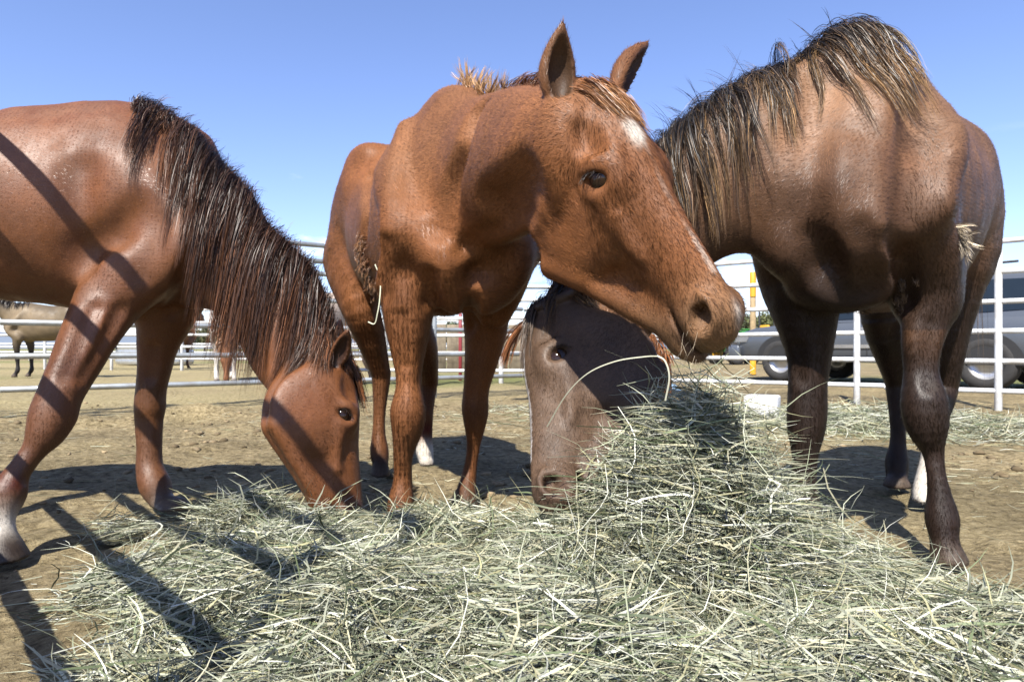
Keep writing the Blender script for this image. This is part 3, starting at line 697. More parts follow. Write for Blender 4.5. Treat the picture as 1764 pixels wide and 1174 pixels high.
def along(pts, k, jit=0.0):
    """k points spread along a polyline"""
    pts = np.asarray(pts, float); sp = spline(pts, 8); seg = np.linalg.norm(np.diff(sp, axis=0), axis=1); cs = np.concatenate([[0], np.cumsum(seg)])
    s = np.sort(rng.random(k)) * cs[-1]
    return np.stack([np.interp(s, cs, sp[:, x]) for x in range(3)], 1) + rng.normal(0, jit, (k, 3)), s / cs[-1]

def place_on(S, pts, dirn, depth=.02):
    """drop points onto the skin by walking along dirn until inside"""
    p = np.asarray(pts, np.float32).copy(); dirn = np.asarray(dirn, np.float32)
    for _ in range(40):
        f = S.sample(p); p = p + dirn * np.clip(f, 0, .03)[:, None]
    return p

def white_mask(V, C, fn, col):
    w_ = np.clip(fn(V), 0, 1)[:, None]; return C * (1 - w_) + np.asarray(col) * w_

def finish_horse(name, built, mat, label, fur_n, fur_l, keepfn=None, base=None, fur_w=.0015, furmat=None, lift=.2):
    S, H, B, V, Q, N, C, T = built
    away = sstep(.30, .45, np.linalg.norm(V - H(.5, 0, -.15), axis=1))      # muscles, veins and folds under the skin
    V = (V + N * (away * (.0022 * vnoise(V * (1, 1, .6), 26, 91) + .0007 * vnoise(V * (1, 1, .5), 70, 92)) + .0002 * vnoise(V, 150, 93))[:, None]).astype(np.float32)
    me = mesh_np(name, V, Q, mat, True, C)
    o = link(name, me)
    tag(o, label, 'horse')
    eyeballs(H, MAT_EYE, o); lashes(H, MAT_MANE, o)
    if FUR:
        keep = np.ones(len(V), np.float32)
        Y = H.o + H.L * (.352 * H.x - .1 * H.z)
        hy = (V - Y) @ H.y; hx = np.linalg.norm((V - Y) - hy[:, None] * H.y, axis=1)
        keep[(hx < .05 * H.L) & (np.abs(hy) < .16 * H.L)] = 0.0         # not over the eyes
        for pts, rad, _c in S.marks:
            for q, r_ in zip(pts, rad): keep[np.linalg.norm(V - q, axis=1) < r_ * 1.3] = 0
        if keepfn is not None: keep *= keepfn(V)
        fur_mesh('coat_hair', V, Q, N, C, T, int(fur_n), fur_l, fur_w, furmat or MAT_FUR, o, keep, lift)
    return o

def sstep(a, b, x):
    t = np.clip((x - a) / (b - a), 0, 1); return t * t * (3 - 2 * t)
def vnoise(V, f, seed=0):
    """cheap smooth noise from summed sines, -1..1"""
    r = np.random.default_rng(seed); out = np.zeros(len(V))
    for i in range(7):
        k = r.normal(0, 1, 3); k = k / np.linalg.norm(k) * f * (0.6 + .9 * r.random()); out += np.sin(V @ k + r.random() * 6.28)
    return out / 3.0

# ================================================================== put the three horses together
if 'mid' in ONLY:
    built = list(build_mid()); S, H, B, V, Q, N, C, T = built
    Lh = (V - H.o) @ np.stack([H.x, H.y, H.z], 1) / H.L            # head coordinates
    star = np.exp(-((Lh[:, 0] - .275 - .02 * vnoise(V, 60, 1)) / .055) ** 4 - ((Lh[:, 1] + .010) / .032) ** 4) * (Lh[:, 2] > -.1)
    strip = (np.abs(Lh[:, 1] + .008 + .003 * vnoise(V, 40, 2)) < .009) * (Lh[:, 2] > -.08) * (Lh[:, 0] > .28) * (Lh[:, 0] < .80) * (.55 + .35 * vnoise(V, 50, 3))
    snip = np.exp(-((Lh[:, 0] - .93) / .03) ** 2 - ((Lh[:, 1] - .012) / .018) ** 2) * (Lh[:, 2] > -.12)
    C = white_mask(V, C, lambda v: star * .95 + np.clip(strip, 0, 1) * .6 + snip * .6, WH)
    lip = np.exp(-((Lh[:, 0] - .93) / .09) ** 2 - ((Lh[:, 2] + .20) / .035) ** 2) + .9 * np.exp(-((Lh[:, 0] - .89) / .05) ** 2 - ((np.abs(Lh[:, 1]) - .095) / .05) ** 2 - ((Lh[:, 2] + .085) / .045) ** 2)
    C = white_mask(V, C, lambda v: lip * .75, (.05, .03, .02))
    # paler belly of the throat, dustier withers, dark points on the hollows
    C = C * (1 + .12 * vnoise(V, 9, 5)[:, None] + .08 * vnoise(V, 30, 6)[:, None])
    dust = np.clip(vnoise(V, 6, 8) + .2, 0, 1) * sstep(.9, 1.3, V[:, 2])
    C = white_mask(V, C, lambda v: dust * .38, (.235, .125, .062))
    built[6] = C = np.clip(C, .004, .8)
    mid = finish_horse('horse', built, MAT_COAT, 'chestnut horse facing the camera with raised head and white star on its forehead', 300000, .014, lift=.27)
    # forelock, swept over the forehead
    r, s_ = along([H(.02, -.05, .0), H(.03, .0, .01), H(.03, .05, .0)], 46, .006)
    r = place_on(S, r + H.z * .03, -H.z)
    g = comb(S, r, np.tile(H.d(1, .2, .35), (46, 1)) + rng.normal(0, .16, (46, 3)), .09 + .07 * rng.random(46), 10, .84, H.d(1, .25, -.4), .004, .03)
    locks('forelock', g, 26, .006, .0013, CH * .95, np.array((.30, .15, .062)), MAT_MANE, mid, .25)
    # bristling tuft on the withers and short mane behind the ears
    r, s_ = along([P(796, 160, 2.25), P(835, 162, 2.12), P(868, 166, 2.0)], 60, .012); r = place_on(S, r + (0, 0, .03), (0, 0, -1))
    g = comb(None, r, np.tile((.1, -.05, 1.0), (60, 1)) + rng.normal(0, .42, (60, 3)), .045 + .06 * rng.random(60), 8, .93, (.3, -.2, -.2), curl=.04)
    locks('mane', g, 16, .006, .0013, np.array((.26, .13, .055)), np.array((.38, .23, .10)), MAT_MANE, mid, .25)
    r, s_ = along([P(868, 168, 1.95), P(900, 164, 1.75), P(930, 158, 1.6), P(950, 160, 1.5)], 90, .008); r = place_on(S, r + (0, 0, .03), (0, 0, -1))
    g = comb(S, r, np.tile((.35, -.3, .8), (90, 1)) + rng.normal(0, .3, (90, 3)), .05 + .05 * rng.random(90), 8, .75, (.55, .1, -.6), .004, .03)
    locks('mane', g, 16, .005, .0013, CH * .55, CH * .9, MAT_MANE, mid, .3)
    # long winter hair shedding behind the shoulder, and round the muzzle
    def tufts(S, pts, k, ln, cr, ct, par, spread=.03, name='shed_hair', dirn=(0, 0, -1), walk=(0, 1, 0), wild=.5):
        r, s_ = along(pts, k, spread); r = place_on(S, r, walk)
        g = comb(S, r, np.tile(np.asarray(dirn, float), (k, 1)) + rng.normal(0, wild, (k, 3)), ln * (.5 + rng.random(k)), 7, .85, (0, 0, -1), .004, .14)
        return locks(name, g, 14, .005, .0012, cr, ct, MAT_MANE, par, .3, clump=.9)
    tufts(S, [P(628, 408, 2.55), P(622, 440, 2.55), P(632, 470, 2.55), P(640, 500, 2.55)], 110, .032, CH * .7, np.array((.20, .11, .055)), mid, .022)
    whisk = []
    for i in range(26):
        x = .86 + .13 * rng.random(); s = rng.choice([-1, 1]); z = -.12 - .15 * rng.random()
        whisk.append(H(x, s * .075, z))
    g = comb(None, np.array(whisk), np.tile(H.d(.5, 0, -1), (26, 1)) + rng.normal(0, .35, (26, 3)), .03 + .03 * rng.random(26), 6, .95)
    locks('whiskers', g, 1, .001, .0006, (.35, .28, .2), (.5, .42, .3), MAT_MANE, mid)['kind'] = 'stuff'
    r = np.tile(B(-1.17, 0, 1.24), (60, 1)) + rng.normal(0, .02, (60, 3))
    g = comb(S, r, np.tile(-B.x, (60, 1)) + rng.normal(0, .1, (60, 3)), .7 + .25 * rng.random(60), 9, .6, (0, 0, -1), .006, .02)
    locks('tail', g, 18, .015, .0016, CH * .5, CH * .8, MAT_MANE, mid, .3, clump=.4)

if 'left' in ONLY:
    built = list(build_left()); S, H, B, V, Q, N, C, T = built
    C = C * (1 + .14 * vnoise(V, 8, 15)[:, None] + .08 * vnoise(V, 30, 16)[:, None])
    Lh = (V - H.o) @ np.stack([H.x, H.y, H.z], 1) / H.L
    inh = (Lh[:, 0] > .6) * (np.abs(Lh[:, 1]) < .2) * (Lh[:, 2] > -.5) * (Lh[:, 2] < .1)
    C = white_mask(V, C, lambda v: inh * sstep(.7, .95, Lh[:, 0]) * .6, (.05, .025, .015))
    built[6] = C = np.clip(C, .004, .8)
    left = finish_horse('horse', built, MAT_SLEEK, 'chestnut horse with long dark mane eating hay on the left, head down', 215000, .009, furmat=MAT_GLOSS)
    crest = [P(238, 184, 2.33), P(300, 190, 2.33), P(345, 225, 2.33), P(395, 275, 2.33), P(440, 330, 2.32), P(480, 385, 2.30), P(515, 450, 2.28), P(540, 520, 2.25), P(560, 575, 2.23), P(574, 606, 2.22)]
    nm_ = 215
    r, s_ = along(crest, nm_, .008); r = place_on(S, r + np.array((.03, 0, .04)), unit((-.4, 0, -.9)))
    ln = np.interp(s_, [0, .1, .16, .26, .4, .7, 1], [.28, .38, .38, .54, .60, .50, .12]) * (.6 + .5 * rng.random(nm_))
    ln = ln * np.where((s_ < .17) & (rng.random(nm_) < .6), .3, 1)
    d0 = np.tile((-.05, -.8, .05), (nm_, 1)) + rng.normal(0, .2, (nm_, 3)); d0[s_ < .12] += (-.6, -.2, .1)
    g = comb(S, r, d0, ln, 10, .50, unit((-.16, -.03, -1)), .008, .018)
    locks('mane', g, 60, .015, .0013, np.array((.020, .010, .0065)), np.array((.075, .031, .014)), MAT_MANE, left, .5, clump=.8, rag=.3)
    g = comb(None, r[::4], np.tile((.35, -.2, .5), (len(r[::4]), 1)) + rng.normal(0, .3, (len(r[::4]), 3)), .04 + .05 * rng.random(len(r[::4])), 8, .85, (.3, 0, -1), curl=.03)
    locks('mane', g, 4, .006, .0010, np.array((.02, .01, .007)), np.array((.08, .034, .015)), MAT_MANE, left, .4)
    r, s_ = along([H(.02, -.05, .0), H(.03, .05, .01)], 40, .006); r = place_on(S, r + H.z * .03, -H.z)
    g = comb(S, r, np.tile(H.d(1, 0, .5), (40, 1)) + rng.normal(0, .15, (40, 3)), .12 + .09 * rng.random(40), 10, .85, (0, 0, -1), .004, .02)
    locks('forelock', g, 22, .006, .0013, CH * .5, CH * .9, MAT_MANE, left, .3)
    r = np.tile(B(-1.24, 0, 1.2), (60, 1)) + rng.normal(0, .02, (60, 3))
    g = comb(S, r, np.tile(-B.x, (60, 1)) + rng.normal(0, .1, (60, 3)), .7 + .25 * rng.random(60), 9, .6, (0, 0, -1), .006, .02)
    locks('tail', g, 18, .015, .0016, CH * .3, CH * .6, MAT_MANE, left, .3, clump=.4)

if 'right' in ONLY:
    built = list(build_right()); S, H, B, V, Q, N, C, T = built
    # pale roan hairs, dark legs; shade on the lower body painted into the coat
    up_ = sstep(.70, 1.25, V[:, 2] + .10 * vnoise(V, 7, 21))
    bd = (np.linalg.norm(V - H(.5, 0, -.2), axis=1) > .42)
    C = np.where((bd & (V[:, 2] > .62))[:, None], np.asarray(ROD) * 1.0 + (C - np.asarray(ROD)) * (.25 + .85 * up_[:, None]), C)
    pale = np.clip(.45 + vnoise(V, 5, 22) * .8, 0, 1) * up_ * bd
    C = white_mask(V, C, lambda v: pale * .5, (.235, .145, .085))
    C = C * (1 + .16 * vnoise(V, 12, 23)[:, None] + .10 * vnoise(V, 45, 24)[:, None])
    Lh = (V - H.o) @ np.stack([H.x, H.y, H.z], 1) / H.L
    hd_ = (Lh[:, 0] > -.05) * (Lh[:, 0] < 1.05) * (np.abs(Lh[:, 1]) < .2) * (Lh[:, 2] > -.5) * (Lh[:, 2] < .12)
    bl = hd_ * (np.abs(Lh[:, 1]) < .016 + .005 * vnoise(V, 30, 3)) * (Lh[:, 2] > -.07) * (Lh[:, 0] > .12) * (Lh[:, 0] < .78)
    C = white_mask(V, C, lambda v: bl * .85, (.45, .42, .39))
    C = white_mask(V, C, lambda v: hd_ * np.exp(-((Lh[:, 0] - .40) / .07) ** 2 - ((Lh[:, 2] + .15) / .05) ** 2) * .6, (.04, .025, .02))
    C = white_mask(V, C, lambda v: hd_ * sstep(.80, .95, Lh[:, 0]) * .5, (.075, .045, .03))
    built[6] = C = np.clip(C, .004, .8)
    right = finish_horse('horse', built, MAT_ROAN, 'dark bay roan horse on the right reaching its head down into the hay', 250000, .014, lift=.25)
    crest = [P(1492, 70, 2.05), P(1450, 62, 2.02), P(1405, 85, 2.0), P(1350, 112, 1.98), P(1290, 145, 1.97), P(1220, 185, 1.98), P(1160, 235, 1.99), P(1090, 305, 2.02), P(1020, 385, 2.03), P(960, 460, 2.0)]
    n = 190
    r, s_ = along(crest, n, .009); keep_ = (s_ > .24) | (rng.random(n) < .35); r, s_ = r[keep_], s_[keep_]; n = len(r)
    r = place_on(S, r + np.array((-.02, 0, .05)), unit((.2, 0, -1)))
    ln = np.interp(s_, [0, .1, .25, .4, .6, .8, 1], [.30, .36, .40, .46, .46, .36, .3]) * np.clip(.22 + .85 * rng.random(n) ** 1.3, .2, 1)
    d0 = np.tile((-.1, -.85, .12), (n, 1)) + rng.normal(0, .38, (n, 3))
    g = comb(S, r, d0, ln, 11, .60, unit((.10, -.04, -1)), .008, .10)
    locks('mane', g, 40, .012, .0012, np.array((.009, .008, .008)), np.array((.16, .095, .043)), MAT_MANE, right, .45, .5, clump=.93, tippow=2.6)
    k_ = 230; r2, s2 = along(crest, k_, .010); r2 = place_on(S, r2 + np.array((-.02, 0, .05)), unit((.2, 0, -1)))
    g2 = comb(S, r2, np.tile((-.3, -.6, .35), (k_, 1)) + rng.normal(0, .35, (k_, 3)), (.05 + .08 * rng.random(k_)) * np.where(s2 < .22, .6, 1), 7, .7, unit((-.1, -.1, -1)), .006, .06)
    locks('mane', g2, 16, .010, .0012, np.array((.009, .008, .008)), np.array((.03, .022, .017)), MAT_MANE, right, .4, clump=.6)
    g = comb(None, r[::3], np.tile((-.55, -.2, .75), (len(r[::3]), 1)) + rng.normal(0, .3, (len(r[::3]), 3)), .06 + .09 * rng.random(len(r[::3])), 8, .9, (-.4, 0, -1), curl=.05)
    locks('mane', g, 5, .006, .0010, np.array((.012, .010, .009)), np.array((.10, .065, .036)), MAT_MANE, right, .4)
    # the long matted lock over the shoulder
    r = place_on(S, np.array([P(1400, 100, 2.0), P(1412, 98, 2.0), P(1425, 95, 2.0), P(1438, 92, 2.0), P(1380, 115, 2.0)]) + (0, -.04, .03), unit((0, .6, -1)))
    g = comb(S, r, np.tile((.1, -.6, .1), (5, 1)), np.full(5, .44), 16, .7, unit((.38, -.1, -1)), .010, .03)
    locks('mane', g, 90, .016, .0013, np.array((.015, .012, .010)), np.array((.22, .125, .05)), MAT_MANE, right, .25, .4, clump=.85, tippow=2)
    r = place_on(S, np.array([P(1474, 78, 2.0), P(1480, 78, 2.0), P(1486, 79, 2.0)]) + (0, -.03, .03), unit((0, .5, -1)))
    g = comb(S, r, np.tile((.2, -.6, .1), (3, 1)), np.full(3, .30), 14, .75, unit((.22, -.1, -1)), .008, .03)
    locks('mane', g, 50, .008, .0012, np.array((.03, .022, .016)), np.array((.20, .14, .07)), MAT_MANE, right, .25, .4, clump=.85)
    # forelock
    r, s_ = along([H(.0, -.06, .0), H(.02, .0, .01), H(.0, .06, .0)], 46, .008); r = place_on(S, r + H.z * .03, -H.z)
    g = comb(S, r, np.tile(H.d(1, -.1, .2), (46, 1)) + rng.normal(0, .14, (46, 3)), .12 + .10 * rng.random(46), 10, .85, H.d(1, -.2, -.35), .004, .02)
    locks('forelock', g, 24, .007, .0014, (.018, .015, .014), (.10, .07, .05), MAT_MANE, right, .3)
    def tufts2(pts, k, ln, ct, spread=.02, wild=.6, dirn=(0, -.3, -.6)):
        r, s_ = along(pts, k, spread); r = place_on(S, r, (0, 1, 0))
        g = comb(S, r, np.tile(np.asarray(dirn, float), (k, 1)) + rng.normal(0, wild, (k, 3)), ln * (.5 + rng.random(k)), 7, .85, (0, 0, -1), .004, .14)
        locks('shed_hair', g, 14, .005, .0012, np.array(ct) * .6, ct, MAT_MANE, right, .3, clump=.9)
    tufts2([P(1655, 395, 1.8), P(1668, 408, 1.8), P(1678, 415, 1.8)], 30, .045, (.34, .28, .2), .014, .9)
    tufts2([P(1632, 470, 1.7), P(1636, 505, 1.7), P(1634, 540, 1.7)], 40, .020, (.17, .11, .06), .006, .5, (.8, -.1, -.5))
    r = np.tile(B(-1.12, 0, 1.24), (60, 1)) + rng.normal(0, .02, (60, 3))
    g = comb(S, r, np.tile(-B.x, (60, 1)) + rng.normal(0, .1, (60, 3)), .75 + .25 * rng.random(60), 9, .6, (0, 0, -1), .006, .02)
    locks('tail', g, 18, .015, .0016, (.02, .017, .015), (.06, .045, .035), MAT_MANE, right, .3, clump=.4)
del_tmp = None
# ------------------------------------------------------------------ ground
def axis(lo, hi, f0, f1, h, hmax, grow):
    x = [f0]
    while x[-1] < hi:
        c = x[-1]; x.append(c + min(hmax, h + max(c - f1, 0) * grow))
    y = [f0]
    while y[-1] > lo:
        c = y[-1]; y.append(c - min(hmax, h + max(f0 - c, 0) * grow))
    return np.array(sorted(set(np.round(x + y, 5))))
gx = axis(-3500, 3500, -3.4, 3.4, .045, 600, .22); gy = axis(-60, 6000, 1.0, 7.5, .045, 600, .22)
GX, GY = np.meshgrid(gx, gy, indexing='ij'); GP = np.stack([GX.ravel(), GY.ravel(), np.zeros(GX.size)], 1)
def ground_z(x, y):
    p = np.stack([x, y, np.zeros_like(x)], 1)
    near = np.exp(-((x / 14) ** 2 + ((y - 5) / 14) ** 2))
    z = (.014 * vnoise(p, 4, 31) + .011 * vnoise(p, 15, 32) + .007 * vnoise(p, 40, 33)) * near
    # churned ridge of dirt inside the left fence, and a softer one on the right
    dl = (y - 5.15 - .5 * (x + 3.6)) * .9
    z += .075 * np.exp(-(dl / .22) ** 2) * sstep(-.6, -1.4, x) * (1 + .5 * vnoise(p, 7, 34))
    for hx, hy in ((-1.35, 1.9), (-1.2, 2.44), (.95, 2.9), (1.18, 1.9)):
        z += -.02 * np.exp(-(((x - hx) ** 2 + (y - hy) ** 2) / .02))
    return z - .012
gz = ground_z(GP[:, 0], GP[:, 1])
GP[:, 2] = gz
nx, ny = len(gx), len(gy)
ii, jj = np.meshgrid(np.arange(nx - 1), np.arange(ny - 1), indexing='ij'); b0 = (ii * ny + jj).ravel()
GQ = np.stack([b0, b0 + ny, b0 + ny + 1, b0 + 1], 1)
straw = sstep(-.4, .9, (GP[:, 1] - 5.9 - .55 * (GP[:, 0] + 3.6)) ) * sstep(2.0, -1.0, GP[:, 0]) * sstep(40, 24, GP[:, 1])
straw = np.clip(straw + .0, 0, 1)
hayr = np.exp(-(((GP[:, 0] - 2.6) / 1.5) ** 2 + ((GP[:, 1] - 5.3) / 1.0) ** 2)) * .8
straw = np.maximum(straw * (.75 + .25 * vnoise(GP, 3, 41)), np.clip(hayr + .25 * vnoise(GP, 5, 42), 0, 1) * (GP[:, 1] < 9))
green = sstep(.2, 1.2, vnoise(GP, .7, 43)) * (GP[:, 1] > 9.2) * (GP[:, 1] < 400) * .8
green = np.maximum(green, sstep(45, 80, GP[:, 1]) * .6)
gc = np.stack([straw, green, np.zeros_like(green)], 1)
m, t, b = new_mat('dirt')
at = t.nodes.new('ShaderNodeAttribute'); at.attribute_name = 'coat'; sp = t.nodes.new('ShaderNodeSeparateColor'); t.links.new(at.outputs['Color'], sp.inputs[0])
oc = objcoord(t)
nA = noise(t, 1.3, 6, .6, oc); nB = noise(t, 30, 6, .68, oc); nC = noise(t, 140, 3, .6, oc)
dirt = ramp(t, nB.outputs[0], [(.32, (.085, .067, .036)), (.50, (.25, .203, .118)), (.70, (.39, .33, .205))])
dirt2 = mixc(t, dirt.outputs[0], ramp(t, nA.outputs[0], [(.35, (.62, .60, .56)), (.65, (1.12, 1.08, 1.0))]).outputs[0], 1.0, 'MULTIPLY')
st = ramp(t, nB.outputs[0], [(.28, (.12, .095, .045)), (.5, (.29, .24, .125)), (.75, (.40, .34, .195))])
wv = t.nodes.new('ShaderNodeTexVoronoi'); wv.feature = 'DISTANCE_TO_EDGE'; wv.inputs['Scale'].default_value = 38
t.links.new(mapping(t, oc, (1, 3.2, 1), (0, 0, .7)), wv.inputs['Vector'])
fl = ramp(t, wv.outputs[0], [(.0, (1, 1, 1)), (.045, (0, 0, 0))])
fmask = mixc(t, fl.outputs[0], ramp(t, nC.outputs[0], [(.55, (0, 0, 0)), (.62, (1, 1, 1))]).outputs[0], 1.0, 'MULTIPLY')
c1 = mixc(t, dirt2, (.30, .26, .15), fmask)
c2 = mixc(t, c1, st.outputs[0], sp.outputs[0])
grass_c = ramp(t, nB.outputs[0], [(.3, (.05, .075, .02)), (.7, (.17, .19, .06))])
c3 = mixc(t, c2, grass_c.outputs[0], sp.outputs[1])
t.links.new(c3, b.inputs['Base Color']); b.inputs['Roughness'].default_value = .95; b.inputs['Specular IOR Level'].default_value = .15
nb = bump(t, None, nB.outputs[0], 1.0, .035); bump(t, b, nC.outputs[0], .9, .008, nb)
MAT_DIRT = m
o = link('ground', mesh_np('ground', GP, GQ, MAT_DIRT, True, gc)); tag(o, 'trampled brown dirt of the pen', kind='structure')

# ------------------------------------------------------------------ hay
POLY = np.array([(-1.78, 2.56), (-1.25, 1.95), (-.90, 1.35), (-.72, .55), (1.25, .55), (1.18, 1.12), (.98, 1.45), (.90, 1.76), (.78, 2.0), (.45, 2.2), (-.1, 2.18), (-.55, 2.28), (-1.05, 2.24), (-1.45, 2.5)])
def poly_sd(x, y):
    d = np.full(len(x), 1e9); ins = np.zeros(len(x), bool); n = len(POLY)
    for i in range(n):
        a, b_ = POLY[i], POLY[(i + 1) % n]; e = b_ - a
        tt = np.clip(((x - a[0]) * e[0] + (y - a[1]) * e[1]) / (e @ e), 0, 1)
        d = np.minimum(d, np.hypot(x - a[0] - tt * e[0], y - a[1] - tt * e[1]))
        c = (a[1] > y) != (b_[1] > y)
        ins ^= c & (x < (b_[0] - a[0]) * (y - a[1]) / (b_[1] - a[1] + 1e-12) + a[0])
    return np.where(ins, d, -d)
def gauss(x, y, cx, cy, sx, sy): return np.exp(-((x - cx) / sx) ** 2 - ((y - cy) / sy) ** 2)
def hay_h(x, y):
    p = np.stack([x, y, np.zeros_like(x)], 1)
    e = sstep(-.06, .32, poly_sd(x, y) + .06 * vnoise(p, 7, 51))
    thin = 1 - .72 * sstep(-.75, -1.5, x)
    h = e * thin * (.034 + .024 * vnoise(p, 5, 52) + .040 * vnoise(p, 12, 53))
    h = h + .16 * gauss(x, y, .46, 1.60, .37, .30) + .20 * gauss(x, y, .36, 1.545, .17, .15) + .07 * gauss(x, y, .43, 1.52, .075, .10)
    h = h + .10 * gauss(x, y, -.80, 2.10, .13, .14) + .07 * gauss(x, y, .05, 1.25, .35, .25) + .05 * gauss(x, y, -.45, 1.45, .25, .25) + .05 * gauss(x, y, 1.0, 1.25, .3, .3)
    h = h + .03 * gauss(x, y, .0, 1.95, .35, .15)
    h = h - .05 * gauss(x, y, .35, 1.27, .30, .07) - .04 * gauss(x, y, -.10, 1.50, .22, .09) - .05 * gauss(x, y, .85, 1.42, .10, .16)
    return np.clip(h, .012 * (e > .3), 1) * (e > .001)
MAT_HAY = fur_mat('hay', .62, .35)
hx = np.arange(-2.0, 1.45, .02); hy = np.arange(.45, 2.85, .02)
HX, HY = np.meshgrid(hx, hy, indexing='ij'); hh = hay_h(HX.ravel(), HY.ravel())
HP = np.stack([HX.ravel(), HY.ravel(), hh * .82 - .024 + .008 * rng.normal(0, 1, HX.size) * (hh > .03)], 1)
nx, ny = len(hx), len(hy); ii, jj = np.meshgrid(np.arange(nx - 1), np.arange(ny - 1), indexing='ij'); b0 = (ii * ny + jj).ravel()
HQ = np.stack([b0, b0 + ny, b0 + ny + 1, b0 + 1], 1); HQ = HQ[(hh[HQ] > .012).all(1)]
hay_m, t, b = new_mat('shaded_hay_core'); nH = noise(t, 160, 4, .7, objcoord(t))
t.links.new(ramp(t, nH.outputs[0], [(.35, (.012, .012, .006)), (.6, (.05, .052, .028)), (.75, (.11, .115, .065))]).outputs[0], b.inputs['Base Color']); b.inputs['Roughness'].default_value = .9  # near-black tones paint the shade between the stalks into the core
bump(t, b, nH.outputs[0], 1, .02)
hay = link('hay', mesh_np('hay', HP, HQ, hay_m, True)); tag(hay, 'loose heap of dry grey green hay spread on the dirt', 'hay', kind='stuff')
def blades(name, n, pts, ln, tilt, parent, wd=(.0016, .0042), colmix=None, m=6, kink=.34, az=None, droop=.12):
    az = rng.random(n) * 2 * math.pi if az is None else az
    el = rng.normal(0, tilt, n)
    d = np.stack([np.cos(az) * np.cos(el), np.sin(az) * np.cos(el), np.sin(el)], 1)
    step = ln / (m - 1); p = pts - d * (ln * .5)[:, None]
    turn = rng.normal(0, kink, (n, 3)) * (1, 1, .22); out = [p]
    kj = rng.integers(1, m, n); ks = rng.normal(0, 1.1, (n, 3)) * (1, 1, .35) * (rng.random((n, 1)) < .35)
    for i in range(m - 1):
        d = d + np.where((kj == i)[:, None], ks, 0) + turn * .5 + rng.normal(0, kink * .45, (n, 3)) * (1, 1, .4) + np.array((0, 0, -droop))[None] * (i / m - .3); d /= np.linalg.norm(d, axis=1, keepdims=True)
        p = p + d * step[:, None]; out.append(p)
    path = np.stack(out, 1)
    path[:, :, 2] = np.maximum(path[:, :, 2], .003)
    wdt = (wd[0] + (wd[1] - wd[0]) * rng.random(n) ** 1.6)[:, None] * np.interp(np.linspace(0, 1, m), [0, .2, .75, 1], [.7, 1, .8, .15])[None]
    pal = np.array([(.265, .275, .20), (.18, .195, .128), (.30, .285, .19), (.09, .112, .056), (.22, .21, .115), (.04, .05, .027), (.43, .435, .36)])
    pr = [.24, .22, .15, .10, .10, .07, .12] if colmix is None else colmix
    c = pal[rng.choice(len(pal), n, p=pr)] * np.exp(rng.normal(0, .22, (n, 1)))
    return ribbons(name, path, wdt, c, MAT_HAY, parent, twist=1.0)
def sample_hay(n, lo=.012):
    out = []
    while sum(len(o_) for o_ in out) < n:
        x = rng.uniform(-1.98, 1.42, n * 2); y = .5 + 2.3 * rng.random(n * 2) ** 1.15
        h = hay_h(x, y); e = .02
        gxx = (hay_h(x + e, y) - hay_h(x - e, y)) / (2 * e); gyy = (hay_h(x, y + e) - hay_h(x, y - e)) / (2 * e)
        acc = rng.random(n * 2) < np.sqrt(1 + gxx ** 2 + gyy ** 2) / 2.2 * np.clip(.15 + h / .07, 0, 1)
        k = (h > lo) & acc; out.append(np.stack([x[k], y[k], h[k]], 1))
    return np.vstack(out)[:n]
NH = int(os.environ.get('NHAY', '56000'))
p_ = sample_hay(NH); p_[:, 2] = p_[:, 2] * (1 - .10 * rng.random(NH)) + rng.normal(0, .011, NH) + .013 * vnoise(p_ * (1, 1, 0), 34, 62)
# hay lies combed in drifts: neighbours share a direction
azf = 1.9 * vnoise(p_ * (1, 1, 0), 8, 61) + rng.normal(0, .5, NH) + math.pi * (rng.random(NH) < .5)
blades('stalks', NH, p_, .06 + .17 * rng.random(NH) ** 1.5, .085, hay, az=azf, wd=(.0010, .0030), kink=.42, m=5)
NL = NH // 5
p_ = sample_hay(NL); p_[:, 2] = p_[:, 2] + rng.normal(0, .010, NL) + .016 * vnoise(p_ * (1, 1, 0), 34, 62)
azf = 1.9 * vnoise(p_ * (1, 1, 0), 8, 61) + rng.normal(0, .6, NL)
blades('leaves', NL, p_, .06 + .14 * rng.random(NL), .10, hay, az=azf, wd=(.0030, .0062), kink=.5, m=6)
n2 = 700
p_ = sample_hay(n2); p_[:, 2] += .015 * rng.random(n2)
blades('loose_stalks', n2, p_, .12 + .18 * rng.random(n2), .3, hay, kink=.42, wd=(.0014, .0036), m=8)
# wisps standing out of the steep side of the heap
n3 = 900
a_ = rng.normal(0, 1, (n3, 2)) * (.12, .09) + (.42, 1.53)
p_ = np.stack([a_[:, 0], a_[:, 1], hay_h(a_[:, 0], a_[:, 1]) + .03 * rng.random(n3) - .01], 1)
blades('loose_stalks', n3, p_, .10 + .20 * rng.random(n3), .9, hay, kink=.5, wd=(.0014, .0034), m=8)
# litter of single stalks on the dirt around
n4 = 9000
x = rng.normal(0, 2.6, n4); y = 1.4 + 5.6 * rng.random(n4)
k = np.clip(.25 + .5 * vnoise(np.stack([x, y, 0 * x], 1), 2.2, 63), .03, 1) > rng.random(n4); x, y = x[k], y[k]
p_ = np.stack([x, y, ground_z(x, y) + .006], 1); n4 = len(p_)
lit = blades('straw_litter', n4, p_, .04 + .10 * rng.random(n4), .08, None, kink=.2, wd=(.0015, .004), colmix=[.2, .1, .35, .05, .2, .02, .08], m=4, droop=0)
tag(lit, 'single stalks of straw scattered over the dirt', 'straw', kind='stuff')
